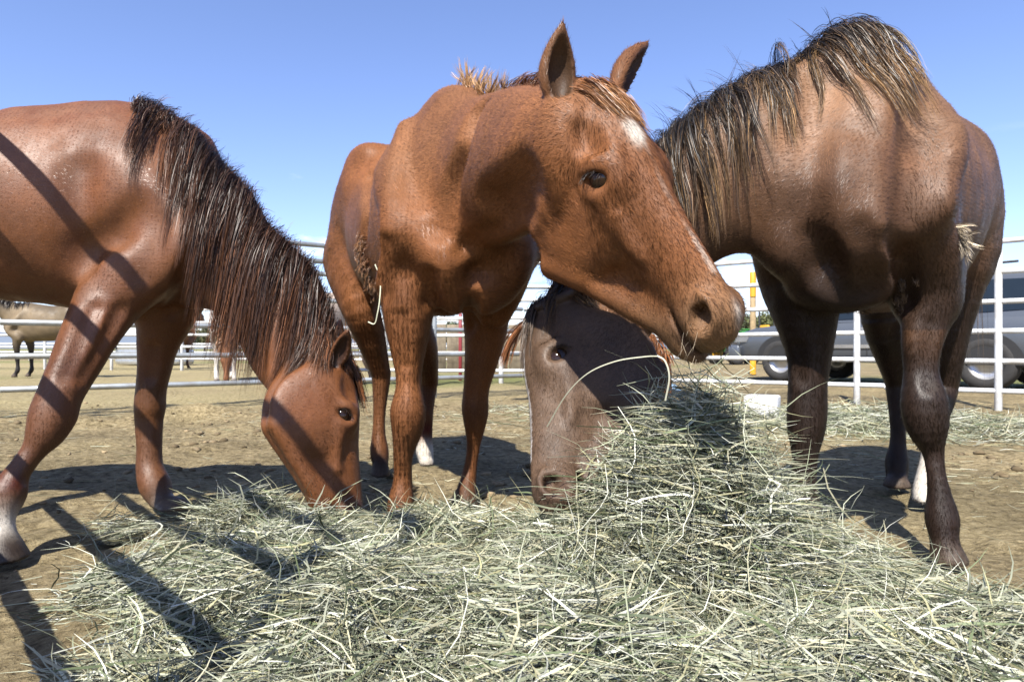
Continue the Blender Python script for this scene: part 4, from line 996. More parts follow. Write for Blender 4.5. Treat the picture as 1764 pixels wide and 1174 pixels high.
# second spread of hay by the right fence
n5 = 9000
x = 2.3 + rng.normal(0, 1.0, n5); y = 5.3 + rng.normal(0, .5, n5) - .35 * (x - 2.3)
hz = .16 * np.exp(-((x - 2.6) / 1.3) ** 2 - ((y - 5.2 + .35 * (x - 2.3)) / .5) ** 2)
p_ = np.stack([x, y, ground_z(x, y) + .012 + hz * rng.random(n5)], 1)
far_hay = blades('hay', n5, p_, .10 + .18 * rng.random(n5), .25, None, kink=.3, wd=(.003, .007), m=4)
tag(far_hay, 'thin spread of pale hay along the foot of the right fence', 'hay', kind='stuff')

# clods, droppings and stones kicked up by hooves
n6 = 5200
x = rng.normal(0, 2.4, n6); y = 1.3 + 6 * rng.random(n6); k = np.clip(.3 + .7 * vnoise(np.stack([x, y, 0 * x], 1), 2.6, 66), .04, 1) > rng.random(n6); x, y = x[k], y[k]; n6 = len(x)
ph = (1 + 5 ** .5) / 2; ico = np.array([(-1, ph, 0), (1, ph, 0), (-1, -ph, 0), (1, -ph, 0), (0, -1, ph), (0, 1, ph), (0, -1, -ph), (0, 1, -ph), (ph, 0, -1), (ph, 0, 1), (-ph, 0, -1), (-ph, 0, 1)]) / 1.9
icf = np.array([(0, 11, 5), (0, 5, 1), (0, 1, 7), (0, 7, 10), (0, 10, 11), (1, 5, 9), (5, 11, 4), (11, 10, 2), (10, 7, 6), (7, 1, 8), (3, 9, 4), (3, 4, 2), (3, 2, 6), (3, 6, 8), (3, 8, 9), (4, 9, 5), (2, 4, 11), (6, 2, 10), (8, 6, 7), (9, 8, 1)])
sz = .004 + .020 * rng.random(n6) ** 3.5
Vc = ico[None] * (1 + .3 * rng.normal(0, 1, (n6, 12, 1))) * sz[:, None, None] * np.array((1.2, 1.2, .65)) + np.stack([x, y, ground_z(x, y) + sz * .25], 1)[:, None]
cc_ = np.array((.17, .13, .078)) * np.exp(rng.normal(-.15, .4, (n6, 1)))
clod = link('dirt_clods', mesh_np('dirt_clods', Vc.reshape(-1, 3), (icf[None] + 12 * np.arange(n6)[:, None, None]).reshape(-1, 3), fur_mat('clod', .95, .1), True, np.repeat(cc_, 12, 0)))
tag(clod, 'crumbled clods of dry dirt kicked over the pen floor', 'dirt', kind='stuff')

def one_stalk(name, pts, wdt, col, label):
    sp_ = spline(np.array(pts), 6)[None]; mm = sp_.shape[1]
    o_ = ribbons(name, sp_, np.full((1, mm), wdt), np.array([col]), MAT_HAY, None, nrm=(0, -1, .4), twist=.05)
    return tag(o_, label, 'hay stalk')
one_stalk('hay_stalk', [P(942, 735, 1.50), P(975, 680, 1.42), P(1012, 643, 1.34), P(1060, 622, 1.29), P(1110, 614, 1.25), P(1134, 613, 1.225)], .0026, (.33, .33, .24), 'long bent hay stalk across the dark face below the raised head')
one_stalk('hay_stalk', [P(1132, 612, 1.225), P(1146, 622, 1.22), P(1153, 650, 1.22), P(1146, 690, 1.23)], .003, (.37, .37, .28), 'short pale hay stalk hanging from the lips of the raised head')
one_stalk('hay_stalk', [P(646, 455, 2.10), P(655, 480, 2.09), P(654, 515, 2.08), P(650, 540, 2.08), P(645, 557, 2.09), P(634, 554, 2.10)], .0034, (.38, .38, .27), 'curled pale stalk stuck to the shoulder of the middle horse')

# ------------------------------------------------------------------ pipe fences
def metal(name, c, rough=.4, met=.6, dirt=.25):
    m, t, b = new_mat(name); oc = objcoord(t); n1 = noise(t, 9, 5, .65, oc)
    t.links.new(ramp(t, n1.outputs[0], [(.34, tuple(x * (1 - dirt) * k_ for x, k_ in zip(c, (1, .93, .84)))), (.62, c)]).outputs[0], b.inputs['Base Color'])
    b.inputs['Roughness'].default_value = rough; b.inputs['Metallic'].default_value = met
    n2 = noise(t, 60, 4, .6, oc); bump(t, b, n2.outputs[0], .15, .003)
    return m
MAT_GALV = metal('galvanised_pipe', (.36, .39, .40), .42, .55); MAT_WHITE = metal('white_pipe', (.54, .56, .57), .45, .0, .25)
def tube_data(a, b_, r, seg=10):
    a = np.asarray(a, float); b_ = np.asarray(b_, float); ax = unit(b_ - a); u = unit(np.cross(ax, (.3, .2, 1))); v = np.cross(ax, u)
    th = np.linspace(0, 2 * math.pi, seg, endpoint=False)
    ring = np.cos(th)[:, None] * u + np.sin(th)[:, None] * v
    n = 6; V = np.vstack([a + (b_ - a) * k / (n - 1) + ring * r * (.86 if k in (0, n - 1) else 1) for k in range(n)] + [[a - ax * r * .15], [b_ + ax * r * .15]])
    V[seg:2 * seg] = a + ax * r * .25 + ring * r; V[(n - 2) * seg:(n - 1) * seg] = b_ - ax * r * .25 + ring * r
    Q = [(i * seg + j, i * seg + (j + 1) % seg, (i + 1) * seg + (j + 1) % seg, (i + 1) * seg + j) for i in range(n - 1) for j in range(seg)]
    c0, c1 = n * seg, n * seg + 1
    Q += [(c0, (j + 1) % seg, j, c0) for j in range(seg)]; Q += [(c1, (n - 1) * seg + j, (n - 1) * seg + (j + 1) % seg, c1) for j in range(seg)]
    return V, Q
def poly_mesh(name, V, F, mat, smooth=True):
    me = bpy.data.meshes.new(name); me.from_pydata([tuple(map(float, v)) for v in V], [], [tuple(dict.fromkeys(f)) for f in F])
    me.polygons.foreach_set('use_smooth', [bool(smooth)] * len(me.polygons)); me.update()
    if mat: me.materials.append(mat)
    return me
def tube(name, a, b_, r, mat, parent, seg=10):
    V, F = tube_data(a, b_, r, seg); return link(name, poly_mesh(name, V, F, mat), parent)
def fence(label, pts, rails, posts, mat, r=.021, pr=.026, top=None, sag=0):
    """pts: polyline on the ground; rails heights; posts: positions 0..1 on each span"""
    root = empty('pipe_fence', (*pts[0], 0)); tag(root, label, 'fence', 'pipe fences around the pens')
    inv = np.array((*pts[0], 0))
    for k_ in range(len(pts) - 1):
        a, b_ = np.array((*pts[k_], 0.)), np.array((*pts[k_ + 1], 0.))
        for z in rails:
            dz = rng.normal(0, .006, 2)
            tube('rail', a + (0, 0, z + dz[0]) - inv, b_ + (0, 0, z + dz[1]) - inv, r, mat, root)
        for q in (posts[k_] if isinstance(posts[0], (list, tuple)) else posts):
            c_ = a + (b_ - a) * q
            off = np.cross(unit(b_ - a), (0, 0, 1)) * .0
            tube('post', c_ + off - inv + (0, 0, -.02), c_ + off - inv + (0, 0, (top or rails[-1]) + .02), pr, mat, root)
    return root
RL = [.235, .506, .79, 1.07, 1.35, 1.645]
fence('galvanised pipe fence behind the left horse, running back to the corner', [(-5.4, 4.75), (-4.2, 5.6)][1:] + [(-1.97, 7.16), (.13, 8.64)], RL + [1.473], [(.95,), (.51,)], MAT_GALV, .026, .028)
fence('galvanised pipe fence at the far left edge near the striped leg', [(-6.6, 3.9), (-4.25, 5.56)], RL, (0.0, .5), MAT_GALV, .026, .028)
fence('short run of pipe fence closing the back of the pen between two corners', [(.15, 8.66), (1.80, 8.72)], RL, (.3, .98), MAT_GALV, .024, .028)
RR = [.175 + .28 * i for i in range(6)]
fence('white pipe fence in front of the parked dark vehicle', [(1.84, 8.69), (3.83, 7.02), (6.1, 5.10)], RR, [(.0, .9), (.322, .985)], MAT_WHITE, .025, .033)
d_ = np.array((-.68, .73)) / math.hypot(.68, .73); n_ = np.array((.73, .68)) / math.hypot(.68, .73)
p0 = n_ * -.07
fence('pipe fence beside the photographer that throws bars of shadow over the left horse', [tuple(p0 + d_ * 2.72), tuple(p0 + d_ * .88)], [.10, .42, .73, 1.04, 1.36, 1.68], (0.0, 1.0), MAT_GALV, .024, .028)
# pens farther off
fence('distant pipe fence behind the grazing paint horse', [(-26, 20), (-13, 19), (-6.5, 17.5), (-1.0, 17)], [.3, .62, .94, 1.26, 1.58], (0.0, .33, .66), MAT_WHITE, .03, .04)
fence('distant pipe gate panels seen under the middle horse', [(-2.9, 11.4), (-1.25, 11.0), (.9, 10.9)], [.22, .5, .78, 1.06, 1.34], (0.0, .5, .97), MAT_WHITE, .028, .04)
fence('faraway pipe fence behind the water trough', [(-40, 34), (-18, 33), (-4, 34)], [.4, .8, 1.2, 1.6], (0.0, .25, .5, .75), MAT_WHITE, .04, .05)
# ------------------------------------------------------------------ animals farther off
MAT_BG = coat_mat('plain_coat', .55, .3, .2)
def far_horse(label, pos, hdg, sc, c_body, c_leg, pose='stand', c_head=None, mane_c=None, patch=None, h=.026, group=None):
    B = Frame((0, 0, 0), (1, 0, 0), (0, 0, 1)); c, cl = np.array(c_body), np.array(c_leg); ch = c if c_head is None else np.array(c_head)
    S = Sculpt((-1.5, -.45, -.02), (1.55, .45, 1.95), h)
    trunk(S, B, [(.26, 1.16, .80, .15), (.12, 1.32, .70, .20), (.0, 1.43, .68, .215), (-.2, 1.41, .69, .25), (-.45, 1.38, .70, .28), (-.65, 1.40, .75, .27), (-.8, 1.44, .84, .26), (-.95, 1.44, .90, .24), (-1.08, 1.36, .93, .19), (-1.17, 1.22, .95, .12)], .05, col=c)
    for s in (-1, 1):
        S.chain([B(-.82, s * .12, 1.25), B(-.99, s * .14, 1.06), B(-1.0, s * .14, .88)], [(.12, .16), (.12, .17), (.09, .14)], B.x, .06, 3, c)
        S.chain([B(.0, s * .08, 1.25), B(.10, s * .165, 1.08), B(.22, s * .165, .90), B(.06, s * .165, .75)], [(.06, .10), (.07, .11), (.08, .09), (.07, .08)], B.y, .06, 3, c)
        fx = .05 * s
        S.chain([B(.08, s * .15, .80), B(.07 + fx, s * .145, .62), B(.06 + fx, s * .14, .47), B(.06 + fx, s * .14, .41), B(.05 + fx, s * .14, .25), B(.05 + fx, s * .14, .14), B(.09 + fx, s * .14, .07), B(.11 + fx, s * .14, .02)], [.09, .068, .044, .048, .032, .042, .034, .055], B.x, .04, 3, [c, (c + cl) / 2, cl, cl, cl, cl, cl, HOOF])
        bx = -.09 * s
        S.chain([B(-1.0, s * .14, .92), B(-.95 + bx, s * .14, .70), B(-1.10 + bx, s * .14, .52), B(-1.12 + bx, s * .14, .46), B(-1.08 + bx, s * .14, .28), B(-1.07 + bx, s * .14, .15), B(-1.03 + bx, s * .14, .08), B(-1.01 + bx, s * .14, .02)], [(.10, .14), (.07, .09), (.048, .06), (.045, .055), (.032, .037), (.042, .045), (.034, .036), (.05, .055)], B.x, .04, 3, [c, (c + cl) / 2, cl, cl, cl, cl, cl, HOOF], cap=1.0)
    if pose == 'graze':
        nk = [B(.05, 0, 1.12), B(.30, 0, 1.02), B(.52, 0, .86), B(.70, 0, .68), B(.80, 0, .55)]; H = Frame(B(.90, 0, .60), (.12, 0, -1), (1, 0, .1), .58)
    else:
        nk = [B(.02, 0, 1.15), B(.25, 0, 1.22), B(.45, 0, 1.38), B(.62, 0, 1.52), B(.70, 0, 1.58)]; H = Frame(B(.72, 0, 1.70), (.72, 0, -.7), (.7, 0, .72), .58)
    S.chain(nk, [(.16, .26), (.14, .22), (.115, .175), (.095, .14), (.08, .11)], [unit((.3, 0, 1))] * 5 if pose != 'graze' else [unit((.7, 0, .8))] * 5, .06, 3, [c, c, (c + ch) / 2, ch, ch])
    head(S, H, ch, ch * .8, ch * .5, detail=False)
    for s in (-1, 1): ear(S, H(.02, s * .08, .0), H(-.22, s * .12, .05), H.d(.2, s * .5, 1), .065, ch * .8, ch * .4)
    S.cut_ground(); V, Q = S.mesh(1); C, T = S.paint(V)
    if patch is not None: C = patch(V, C)
    V = V * sc
    o_ = link('horse', mesh_np('horse', V, Q, MAT_BG, True, np.clip(C, .004, .8))); tag(o_, label, 'horse', group)
    o_.location = (*pos, 0); o_.rotation_euler.z = hdg
    mc = np.array(mane_c if mane_c is not None else cl)
    def strands(name, r, d0, ln, n):
        g = comb(None, r, d0, ln, 8, .75, (0, 0, -1), curl=.02)
        locks(name, g * sc, 10, .012 * sc, .006, mc, mc * 1.6, MAT_MANE, o_, .3)
    k = 60; r, s_ = along([q + np.array((-.05 if pose != 'graze' else .08, 0, rr)) for q, rr in zip(nk, (.28, .21, .16, .12, .10))], k, .01)
    strands('mane', r, np.tile((0, -.8 if math.cos(hdg) > 0 else .8, .1), (k, 1)) + rng.normal(0, .2, (k, 3)), np.full(k, .26), k)
    k = 40; r = np.tile(B(-1.18, 0, 1.18), (k, 1)) + rng.normal(0, .02, (k, 3))
    strands('tail', r, np.tile((-1, 0, -.2), (k, 1)) + rng.normal(0, .1, (k, 3)), np.full(k, .85), k)
    return o_
GR = 'horses in the pens behind'
def dun_patch(V, C):
    w_ = sstep(-.2, .5, vnoise(V, 5, 71))[:, None]; return C * (.75 + .5 * w_)
far_horse('dun horse with black legs standing beyond the left fence', (-9.65, 13.6), math.radians(188), 1.03, (.115, .085, .05), (.014, .011, .010), 'stand', (.05, .035, .025), (.02, .016, .014), dun_patch, group=GR)
def paint_patch(V, C):
    w_ = (vnoise(V, 3.2, 77) + .25 * vnoise(V, 9, 78) > .45) & (V[:, 2] > .45) | (V[:, 0] > .62)
    return np.where(w_[:, None], np.array((.17, .07, .03)), C)
far_horse('white and chestnut paint horse grazing beyond the left fence', (-5.0, 11.9), math.radians(-66), .98, (.48, .45, .41), (.48, .45, .41), 'graze', (.17, .07, .03), (.2, .11, .06), paint_patch, group=GR)
def straw_patch(V, C):
    w_ = sstep(.1, .9, vnoise(V, 4, 79))[:, None]; return C * (1 - .35 * w_) + np.array((.25, .14, .09)) * .35 * w_
far_horse('pale strawberry roan horse seen between the two chestnuts', (-2.75, 10.6), math.radians(60), 1.0, (.35, .28, .22), (.14, .085, .055), 'graze', (.3, .23, .18), (.28, .2, .14), straw_patch, group=GR)
far_horse('small chestnut horse grazing behind the lowered dark head', (1.08, 7.55), math.radians(3), .74, CH * .95, CH * .8, 'graze', CH * .9, CH * .8, None, group=GR)
far_horse('chestnut horse standing far off by the left pens', (-9.4, 19.5), math.radians(80), 1.0, (.13, .06, .028), (.035, .02, .014), 'stand', None, (.03, .02, .015), None, .03, group=GR)

# ------------------------------------------------------------------ water trough, salt block, marker post, board wall
def lathe(name, prof, seg, mat, parent, sx=1, sy=1, smooth=True, loc=None):
    th = np.linspace(0, 2 * math.pi, seg, endpoint=False); n = len(prof)
    V = [(r_ * math.cos(a) * sx, r_ * math.sin(a) * sy, z) for r_, z in prof for a in th]
    F = [(i * seg + j, i * seg + (j + 1) % seg, (i + 1) * seg + (j + 1) % seg, (i + 1) * seg + j) for i in range(n - 1) for j in range(seg)]
    o_ = link(name, poly_mesh(name, V, F, mat, smooth), parent)
    if loc is not None: o_.location = loc
    return o_
def trough(label, pos, L_, W_, h_):
    root = empty('water_trough', (*pos, 0)); tag(root, label, 'trough', 'galvanised troughs')
    prof = [(.0, .03), (.96, .03), (.97, .06)]
    for k in range(12):
        z = .06 + (h_ - .1) * (k + .5) / 12; prof += [(.975 + (.018 if k % 3 == 1 else 0), z)]
    prof += [(.985, h_ - .03), (1.03, h_ - .02), (1.035, h_), (1.0, h_ + .01), (.95, h_ - .005), (.95, .1), (0, .1)]
    m_ = bpy.data.materials.get('trough_steel') or metal('trough_steel', (.45, .48, .5), .35, .7, .15)
    lathe('tank', prof, 36, m_, root, L_ / 2, W_ / 2)
    wm = bpy.data.materials.get('water')
    if wm is None:
        wm, t, b = new_mat('water'); b.inputs['Base Color'].default_value = (.04, .06, .05, 1); b.inputs['Roughness'].default_value = .05
    lathe('water', [(0, h_ - .09), (.949, h_ - .09)], 36, wm, root, L_ / 2, W_ / 2)
trough('round galvanised water trough beyond the left fence', (-12.55, 24.0), 2.7, 1.5, .72)

def box(name, lo, hi, mat, parent, bev=.004, seg=2, loc=None):
    import bmesh
    bm = bmesh.new(); bmesh.ops.create_cube(bm, size=1)
    for v in bm.verts:
        for x in range(3): v.co[x] = lo[x] + (v.co[x] + .5) * (hi[x] - lo[x])
    if bev: bmesh.ops.bevel(bm, geom=list(bm.edges), offset=bev, segments=seg, affect='EDGES', profile=.5)
    me = bpy.data.meshes.new(name); bm.to_mesh(me); bm.free(); me.materials.append(mat)
    me.polygons.foreach_set('use_smooth', [True] * len(me.polygons))
    o_ = link(name, me, parent)
    if loc is not None: o_.location = loc
    return o_
m, t, b = new_mat('salt'); n1 = noise(t, 22, 4, .6, objcoord(t))
t.links.new(ramp(t, n1.outputs[0], [(.3, (.5, .5, .49)), (.7, (.66, .66, .66))]).outputs[0], b.inputs['Base Color']); b.inputs['Roughness'].default_value = .55; bump(t, b, n1.outputs[0], .3, .01); MAT_SALT = m
sb = box('salt_block', (-.125, -.11, 0), (.125, .11, .205), MAT_SALT, None, .018, 4); sb.location = (1.98, 5.40, -.004); sb.rotation_euler.z = -.5
tag(sb, 'white square salt block on the dirt behind the hay heap', 'salt block')

def flat_mat(name, c, rough=.5, met=0., var=.15, sc=8):
    m, t, b = new_mat(name); n1 = noise(t, sc, 4, .6, objcoord(t))
    t.links.new(ramp(t, n1.outputs[0], [(.3, tuple(x * (1 - var) for x in c)), (.7, c)]).outputs[0], b.inputs['Base Color']); b.inputs['Roughness'].default_value = rough; b.inputs['Metallic'].default_value = met
    return m
MAT_YEL = flat_mat('yellow_paint', (.55, .29, .015), .5); MAT_WOODP = flat_mat('bare_wood', (.33, .24, .125), .8, 0, .35, 14); MAT_GREEN = flat_mat('green_paint', (.03, .17, .035), .4); MAT_RUB = flat_mat('rubber', (.028, .027, .026), .85, 0, .3, 20)
MAT_RED = flat_mat('red_paint', (.20, .025, .03), .5)
pp = empty('marker_post', (P(1297, 600, 15.0)[0], 15.0, 0)); tag(pp, 'thin wooden marker post with yellow painted ends behind the white fence', 'post')
def ring_post(name, z0, z1, r_, mat): lathe(name, [(0, z0), (r_, z0), (r_ * 1.0, z0 + .01), (r_, (z0 + z1) / 2), (r_, z1 - .02), (r_ * .8, z1), (0, z1)], 14, mat, pp)
ring_post('base', 0, .40, .068, MAT_YEL); ring_post('shaft', .40, 1.70, .064, MAT_WOODP); ring_post('cap', 1.70, 2.25, .069, MAT_YEL)

m, t, b = new_mat('weathered_board'); oc = objcoord(t); n1 = noise(t, 2.2, 6, .65, mapping(t, oc, (1, 1, 2.5))); n2 = noise(t, 16, 5, .7, mapping(t, oc, (1.2, 1, .15)))
cb = mixc(t, ramp(t, n1.outputs[0], [(.36, (.11, .085, .055)), (.6, (.21, .17, .115))]).outputs[0], ramp(t, n2.outputs[0], [(.3, (.6, .6, .6)), (.7, (1.1, 1.1, 1.1))]).outputs[0], 1, 'MULTIPLY')
t.links.new(cb, b.inputs['Base Color']); b.inputs['Roughness'].default_value = .9; bump(t, b, n2.outputs[0], .5, .01); MAT_BOARD = m
bw = empty('windbreak_wall', (-1.9, 13.5, 0)); tag(bw, 'weathered brown board windbreak standing behind the pipe gates', 'wall')
x = 0.0; k = 0
while x < 3.1:
    wdt = .60 + .05 * rng.random(); box('board', (x + .008, -.018 + .008 * rng.random(), .12 + .03 * rng.random()), (x + wdt - .008, .018, 1.02 + .05 * rng.random()), MAT_BOARD, bw, .005, 1); x += wdt; k += 1
for q in (.02, 1.6, 3.15): box('post', (q - .05, .03, 0), (q + .05, .13, 1.15), MAT_WOODP, bw, .008, 1)
rp = box('gate_post', (-.03, -.03, 0), (.03, .03, 1.35), MAT_RED, None, .01, 1); rp.location = (P(793, 600, 12.4)[0], 12.4, -.01); tag(rp, 'dark red gate post beside the board windbreak', 'post')
rp2 = box('gate_post', (-.06, -.06, 0), (.06, .06, 2.5), MAT_RED, None, .01, 1); rp2.location = (P(521, 600, 15.6)[0], 15.6, -.01); tag(rp2, 'tall red gate post just left of the fence behind the dark mane', 'post')

# crumpled blue sack by the back fence
k_ = 24; th = np.linspace(0, 2 * math.pi, k_, endpoint=False); Vb = []; Fb = []
for i, (r_, z) in enumerate([(.30, 0), (.34, .05), (.30, .14), (.22, .22), (.10, .28), (.01, .27)]):
    for j, a in enumerate(th): q = r_ * (1 + .22 * math.sin(3 * a + i) + .15 * rng.normal()); Vb.append((q * math.cos(a) * 1.2, q * math.sin(a) * .8, max(z + .03 * rng.normal(), 0) if i else 0))
Fb = [(i * k_ + j, i * k_ + (j + 1) % k_, (i + 1) * k_ + (j + 1) % k_, (i + 1) * k_ + j) for i in range(5) for j in range(k_)]
MAT_SACK = flat_mat('blue_plastic', (.2, .3, .42), .4, 0, .3, 12)
so = link('feed_sack', poly_mesh('feed_sack', Vb, Fb, MAT_SACK)); so.location = (1.78, 8.3, -.005); so.scale = (.7, .7, .6); tag(so, 'crumpled pale blue feed sack lying at the back fence', 'sack')

# ------------------------------------------------------------------ vehicles
def wheel(parent, loc, r_, wid, rim_mat, rot=0, tyre_mat=None, lugs=0):
    e = empty('wheel', loc); e.parent = parent; e.rotation_euler.z = rot
    prof = [(r_ * .60, -wid * .42), (r_ * .70, -wid * .5), (r_ * .93, -wid * .47), (r_, -wid * .32), (r_, wid * .32), (r_ * .93, wid * .47), (r_ * .70, wid * .5), (r_ * .60, wid * .42), (r_ * .60, -wid * .42)]
    o_ = lathe('tyre', prof, 32, tyre_mat or MAT_RUB, e); o_.rotation_euler.x = math.pi / 2
    if lugs:
        import bmesh
        V_, F_ = [], []
        for i in range(lugs):
            for sd in (-1, 1):
                a = 2 * math.pi * (i + .25 * (sd + 1)) / lugs
                for da, y in ((0, .02), (.10, .02), (.22, .47), (.12, .47)):
                    for rr in (r_ * .985, r_ * 1.045): V_.append((rr * math.cos(a + da * .6), sd * y * wid, rr * math.sin(a + da * .6)))
                b0_ = len(V_) - 8; F_ += [(b0_ + 1, b0_ + 3, b0_ + 5, b0_ + 7), (b0_, b0_ + 1, b0_ + 7, b0_ + 6), (b0_ + 2, b0_ + 4, b0_ + 5, b0_ + 3), (b0_, b0_ + 2, b0_ + 3, b0_ + 1), (b0_ + 4, b0_ + 6, b0_ + 7, b0_ + 5)]
        link('tread', poly_mesh('tread', V_, F_, MAT_RUB, False), e)
    for sd in (-1, 1):
        o_ = lathe('rim', [(r_ * .61, .40 * wid), (r_ * .58, .30 * wid), (r_ * .48, .16 * wid), (r_ * .30, .20 * wid), (r_ * .16, .30 * wid), (r_ * .05, .33 * wid), (0, .33 * wid)], 28, rim_mat, e); o_.rotation_euler.x = -sd * math.pi / 2
    return e
MAT_CAR = flat_mat('grey_blue_car_paint', (.10, .112, .13), .25, .3, .1, 3); MAT_CHROME = flat_mat('bright_trim', (.62, .62, .62), .2, .9, .1); MAT_GLASS = flat_mat('car_glass', (.012, .018, .024), .04, 0, .1)
MAT_ALLOY = flat_mat('alloy', (.5, .5, .5), .35, .7); MAT_AMBER = flat_mat('amber_lens', (.7, .32, .05), .2); MAT_BLK = flat_mat('black_plastic', (.02, .02, .02), .6)
def car():
    """sport utility vehicle: x forward, y left, wheels on z = 0"""
    root = empty('parked_car', (0, 0, 0)); tag(root, 'dark grey blue sport utility vehicle parked behind the white fence', 'car')
    hw = .96
    # cross sections along x: (x, half width at sill, waist, top of body, roof half width, roof height)
    xs = [-2.58, -2.50, -2.2, -1.6, -.8, 0, .75, 1.25, 1.6, 2.1, 2.45, 2.58]
    belt = [1.02, 1.05, 1.06, 1.06, 1.06, 1.05, 1.04, 1.03, 1.02, .98, .90, .74]
    wz = [.90, .95, .965, .97, .97, .97, .97, .965, .96, .93, .87, .78]
    V_, F_ = [], []
    for x_, bz, w_ in zip(xs, belt, wz):
        sect = [(w_ * .90, .36), (w_ * .985, .48), (w_, .70), (w_ * .995, .88), (w_ * .965, bz - .03), (w_ * .93, bz)]
        ring = [(x_, y, z) for y, z in sect] + [(x_, -y, z) for y, z in reversed(sect)]
        V_ += ring
    m_ = 12
    for i in range(len(xs) - 1):
        for j in range(m_): F_.append((i * m_ + j, i * m_ + (j + 1) % m_, (i + 1) * m_ + (j + 1) % m_, (i + 1) * m_ + j))
    F_ += [tuple(range(m_ - 1, -1, -1)), tuple((len(xs) - 1) * m_ + j for j in range(m_))]
    body = link('body', poly_mesh('body', V_, F_, MAT_CAR), root)
    # greenhouse
    st_ = [(-2.50, 1.05, .90), (-2.36, 1.50, .80), (-2.20, 1.70, .74), (-1.2, 1.76, .74), (-.2, 1.77, .745), (.5, 1.73, .74), (.80, 1.66, .73), (1.45, 1.03, .86)]
    V_, F_ = [], []
    for x_, z, w_ in st_:
        V_ += [(x_, .925 * (w_ > .8) + w_ * (w_ <= .8), min(z, 1.05)) if False else (x_, .93, 1.03), (x_, (w_ + .93) / 2 if z < 1.2 else w_ + .03, max(z - .10, 1.03)), (x_, w_, z), (x_, -w_, z), (x_, -(w_ + .93) / 2 if z < 1.2 else -w_ - .03, max(z - .10, 1.03)), (x_, -.93, 1.03)]
    for i in range(len(st_) - 1):
        for j in range(5): F_.append((i * 6 + j, (i + 1) * 6 + j, (i + 1) * 6 + j + 1, i * 6 + j + 1))
    link('cabin', poly_mesh('cabin', V_, F_, MAT_CAR), root)
    def side_poly(name, pts, sd, off, mat, thick=.012, parent=root):
        n = len(pts); V2 = [(x_, sd * (off(z) + .002), z) for x_, z in pts] + [(x_, sd * (off(z) + thick), z) for x_, z in pts]
        F2 = [tuple(range(n, 2 * n)) if sd > 0 else tuple(range(2 * n - 1, n - 1, -1))] + [(i, (i + 1) % n, n + (i + 1) % n, n + i) for i in range(n)]
        return link(name, poly_mesh(name, V2, F2, mat, False), parent)
    win = lambda z: .93 - (z - 1.03) / (1.66 - 1.03) * (.93 - .772)
    flat = lambda z: .985 if z > .5 else .975
    for sd in (-1, 1):
        side_poly('window', [(.98, 1.08), (.70, 1.54), (.05, 1.60), (.05, 1.08)], sd, win, MAT_GLASS)
        side_poly('window', [(-.05, 1.08), (-.05, 1.60), (-.95, 1.60), (-1.05, 1.30), (-1.05, 1.08)], sd, win, MAT_GLASS)
        side_poly('window', [(-1.15, 1.10), (-1.10, 1.60), (-2.05, 1.57), (-2.28, 1.14)], sd, win, MAT_GLASS)
        side_poly('side_moulding', [(1.3, .60), (1.3, .66), (-1.35, .66), (-1.35, .60)], sd, lambda z: .972, MAT_CHROME)
        side_poly('sill', [(1.3, .37), (1.3, .46), (-1.35, .46), (-1.35, .37)], sd, lambda z: .94, MAT_BLK, .03)
        for hx_ in (.12, -.98):
            side_poly('door_handle', [(hx_, .90), (hx_, .94), (hx_ - .20, .94), (hx_ - .20, .90)], sd, lambda z: .955, MAT_CHROME, .035)
        for gx_ in (1.25, .02, -1.08):
            side_poly('door_seam', [(gx_, .46), (gx_, 1.03), (gx_ - .012, 1.03), (gx_ - .012, .46)], sd, lambda z: .962 - .03 * (z > .9), MAT_BLK, .008)
        side_poly('tail_lamp', [(-2.42, .80), (-2.42, 1.00), (-2.53, 1.00), (-2.55, .80)], sd, lambda z: .935, MAT_RED, .03)
        side_poly('head_lamp', [(2.28, .72), (2.20, .88), (2.52, .84), (2.55, .72)], sd, lambda z: .86, MAT_CHROME, .05)
        mr = box('mirror', (.78, sd * .98, 1.06), (.92, sd * 1.18, 1.22), MAT_BLK, root, .03, 2)
        for wx_ in (1.55, -1.62):
            th_ = np.linspace(0, math.pi, 14); arch = [(wx_ + .47 * math.cos(a), .36 + .47 * math.sin(a)) for a in th_]
            side_poly('wheel_well', arch, sd, lambda z: .955, MAT_BLK, .022)
    for nm, a_, mt in (('rear_bumper', ((-2.72, -.92, .42), (-2.50, .92, .66)), MAT_CAR), ('front_bumper', ((2.45, -.92, .40), (2.70, .92, .66)), MAT_CAR)): box(nm, *a_, mt, root, .05, 3)
    box('rear_window', (-2.545, -.68, 1.12), (-2.40, .68, 1.46), MAT_GLASS, root, .02, 2); box('tailgate_trim', (-2.62, -.5, .80), (-2.57, .5, .86), MAT_CHROME, root, .01, 1); box('number_plate', (-2.635, -.26, .86), (-2.60, .26, 1.0), MAT_SALT, root, .006, 1)
    box('windscreen', (.0, 0, 0), (.01, .01, .01), MAT_GLASS, root, 0) if False else None
    Vw = [(.84, -.70, 1.62), (.84, .70, 1.62), (1.42, .84, 1.08), (1.42, -.84, 1.08)]; Vw = Vw + [(x_ + .012, y, z + .012) for x_, y, z in Vw]
    link('windscreen', poly_mesh('windscreen', Vw, [(4, 7, 6, 5), (0, 1, 5, 4), (1, 2, 6, 5), (2, 3, 7, 6), (3, 0, 4, 7)], MAT_GLASS, False), root)
    for wx_ in (1.55, -1.62):
        for sd in (-1, 1): wheel(root, (wx_, sd * .86, .38), .38, .25, MAT_ALLOY)
    for sd in (-1, 1): tube('roof_rail', (-1.9, sd * .66, 1.83), (.2, sd * .66, 1.83), .018, MAT_BLK, root, 8)
    return root
cr = car(); A_ = P(1347, 600, 12.7); cr.location = (6.35, 11.2, 0); cr.rotation_euler.z = math.atan2(2.55, -1.72); cr.scale = (1, 1, .96)
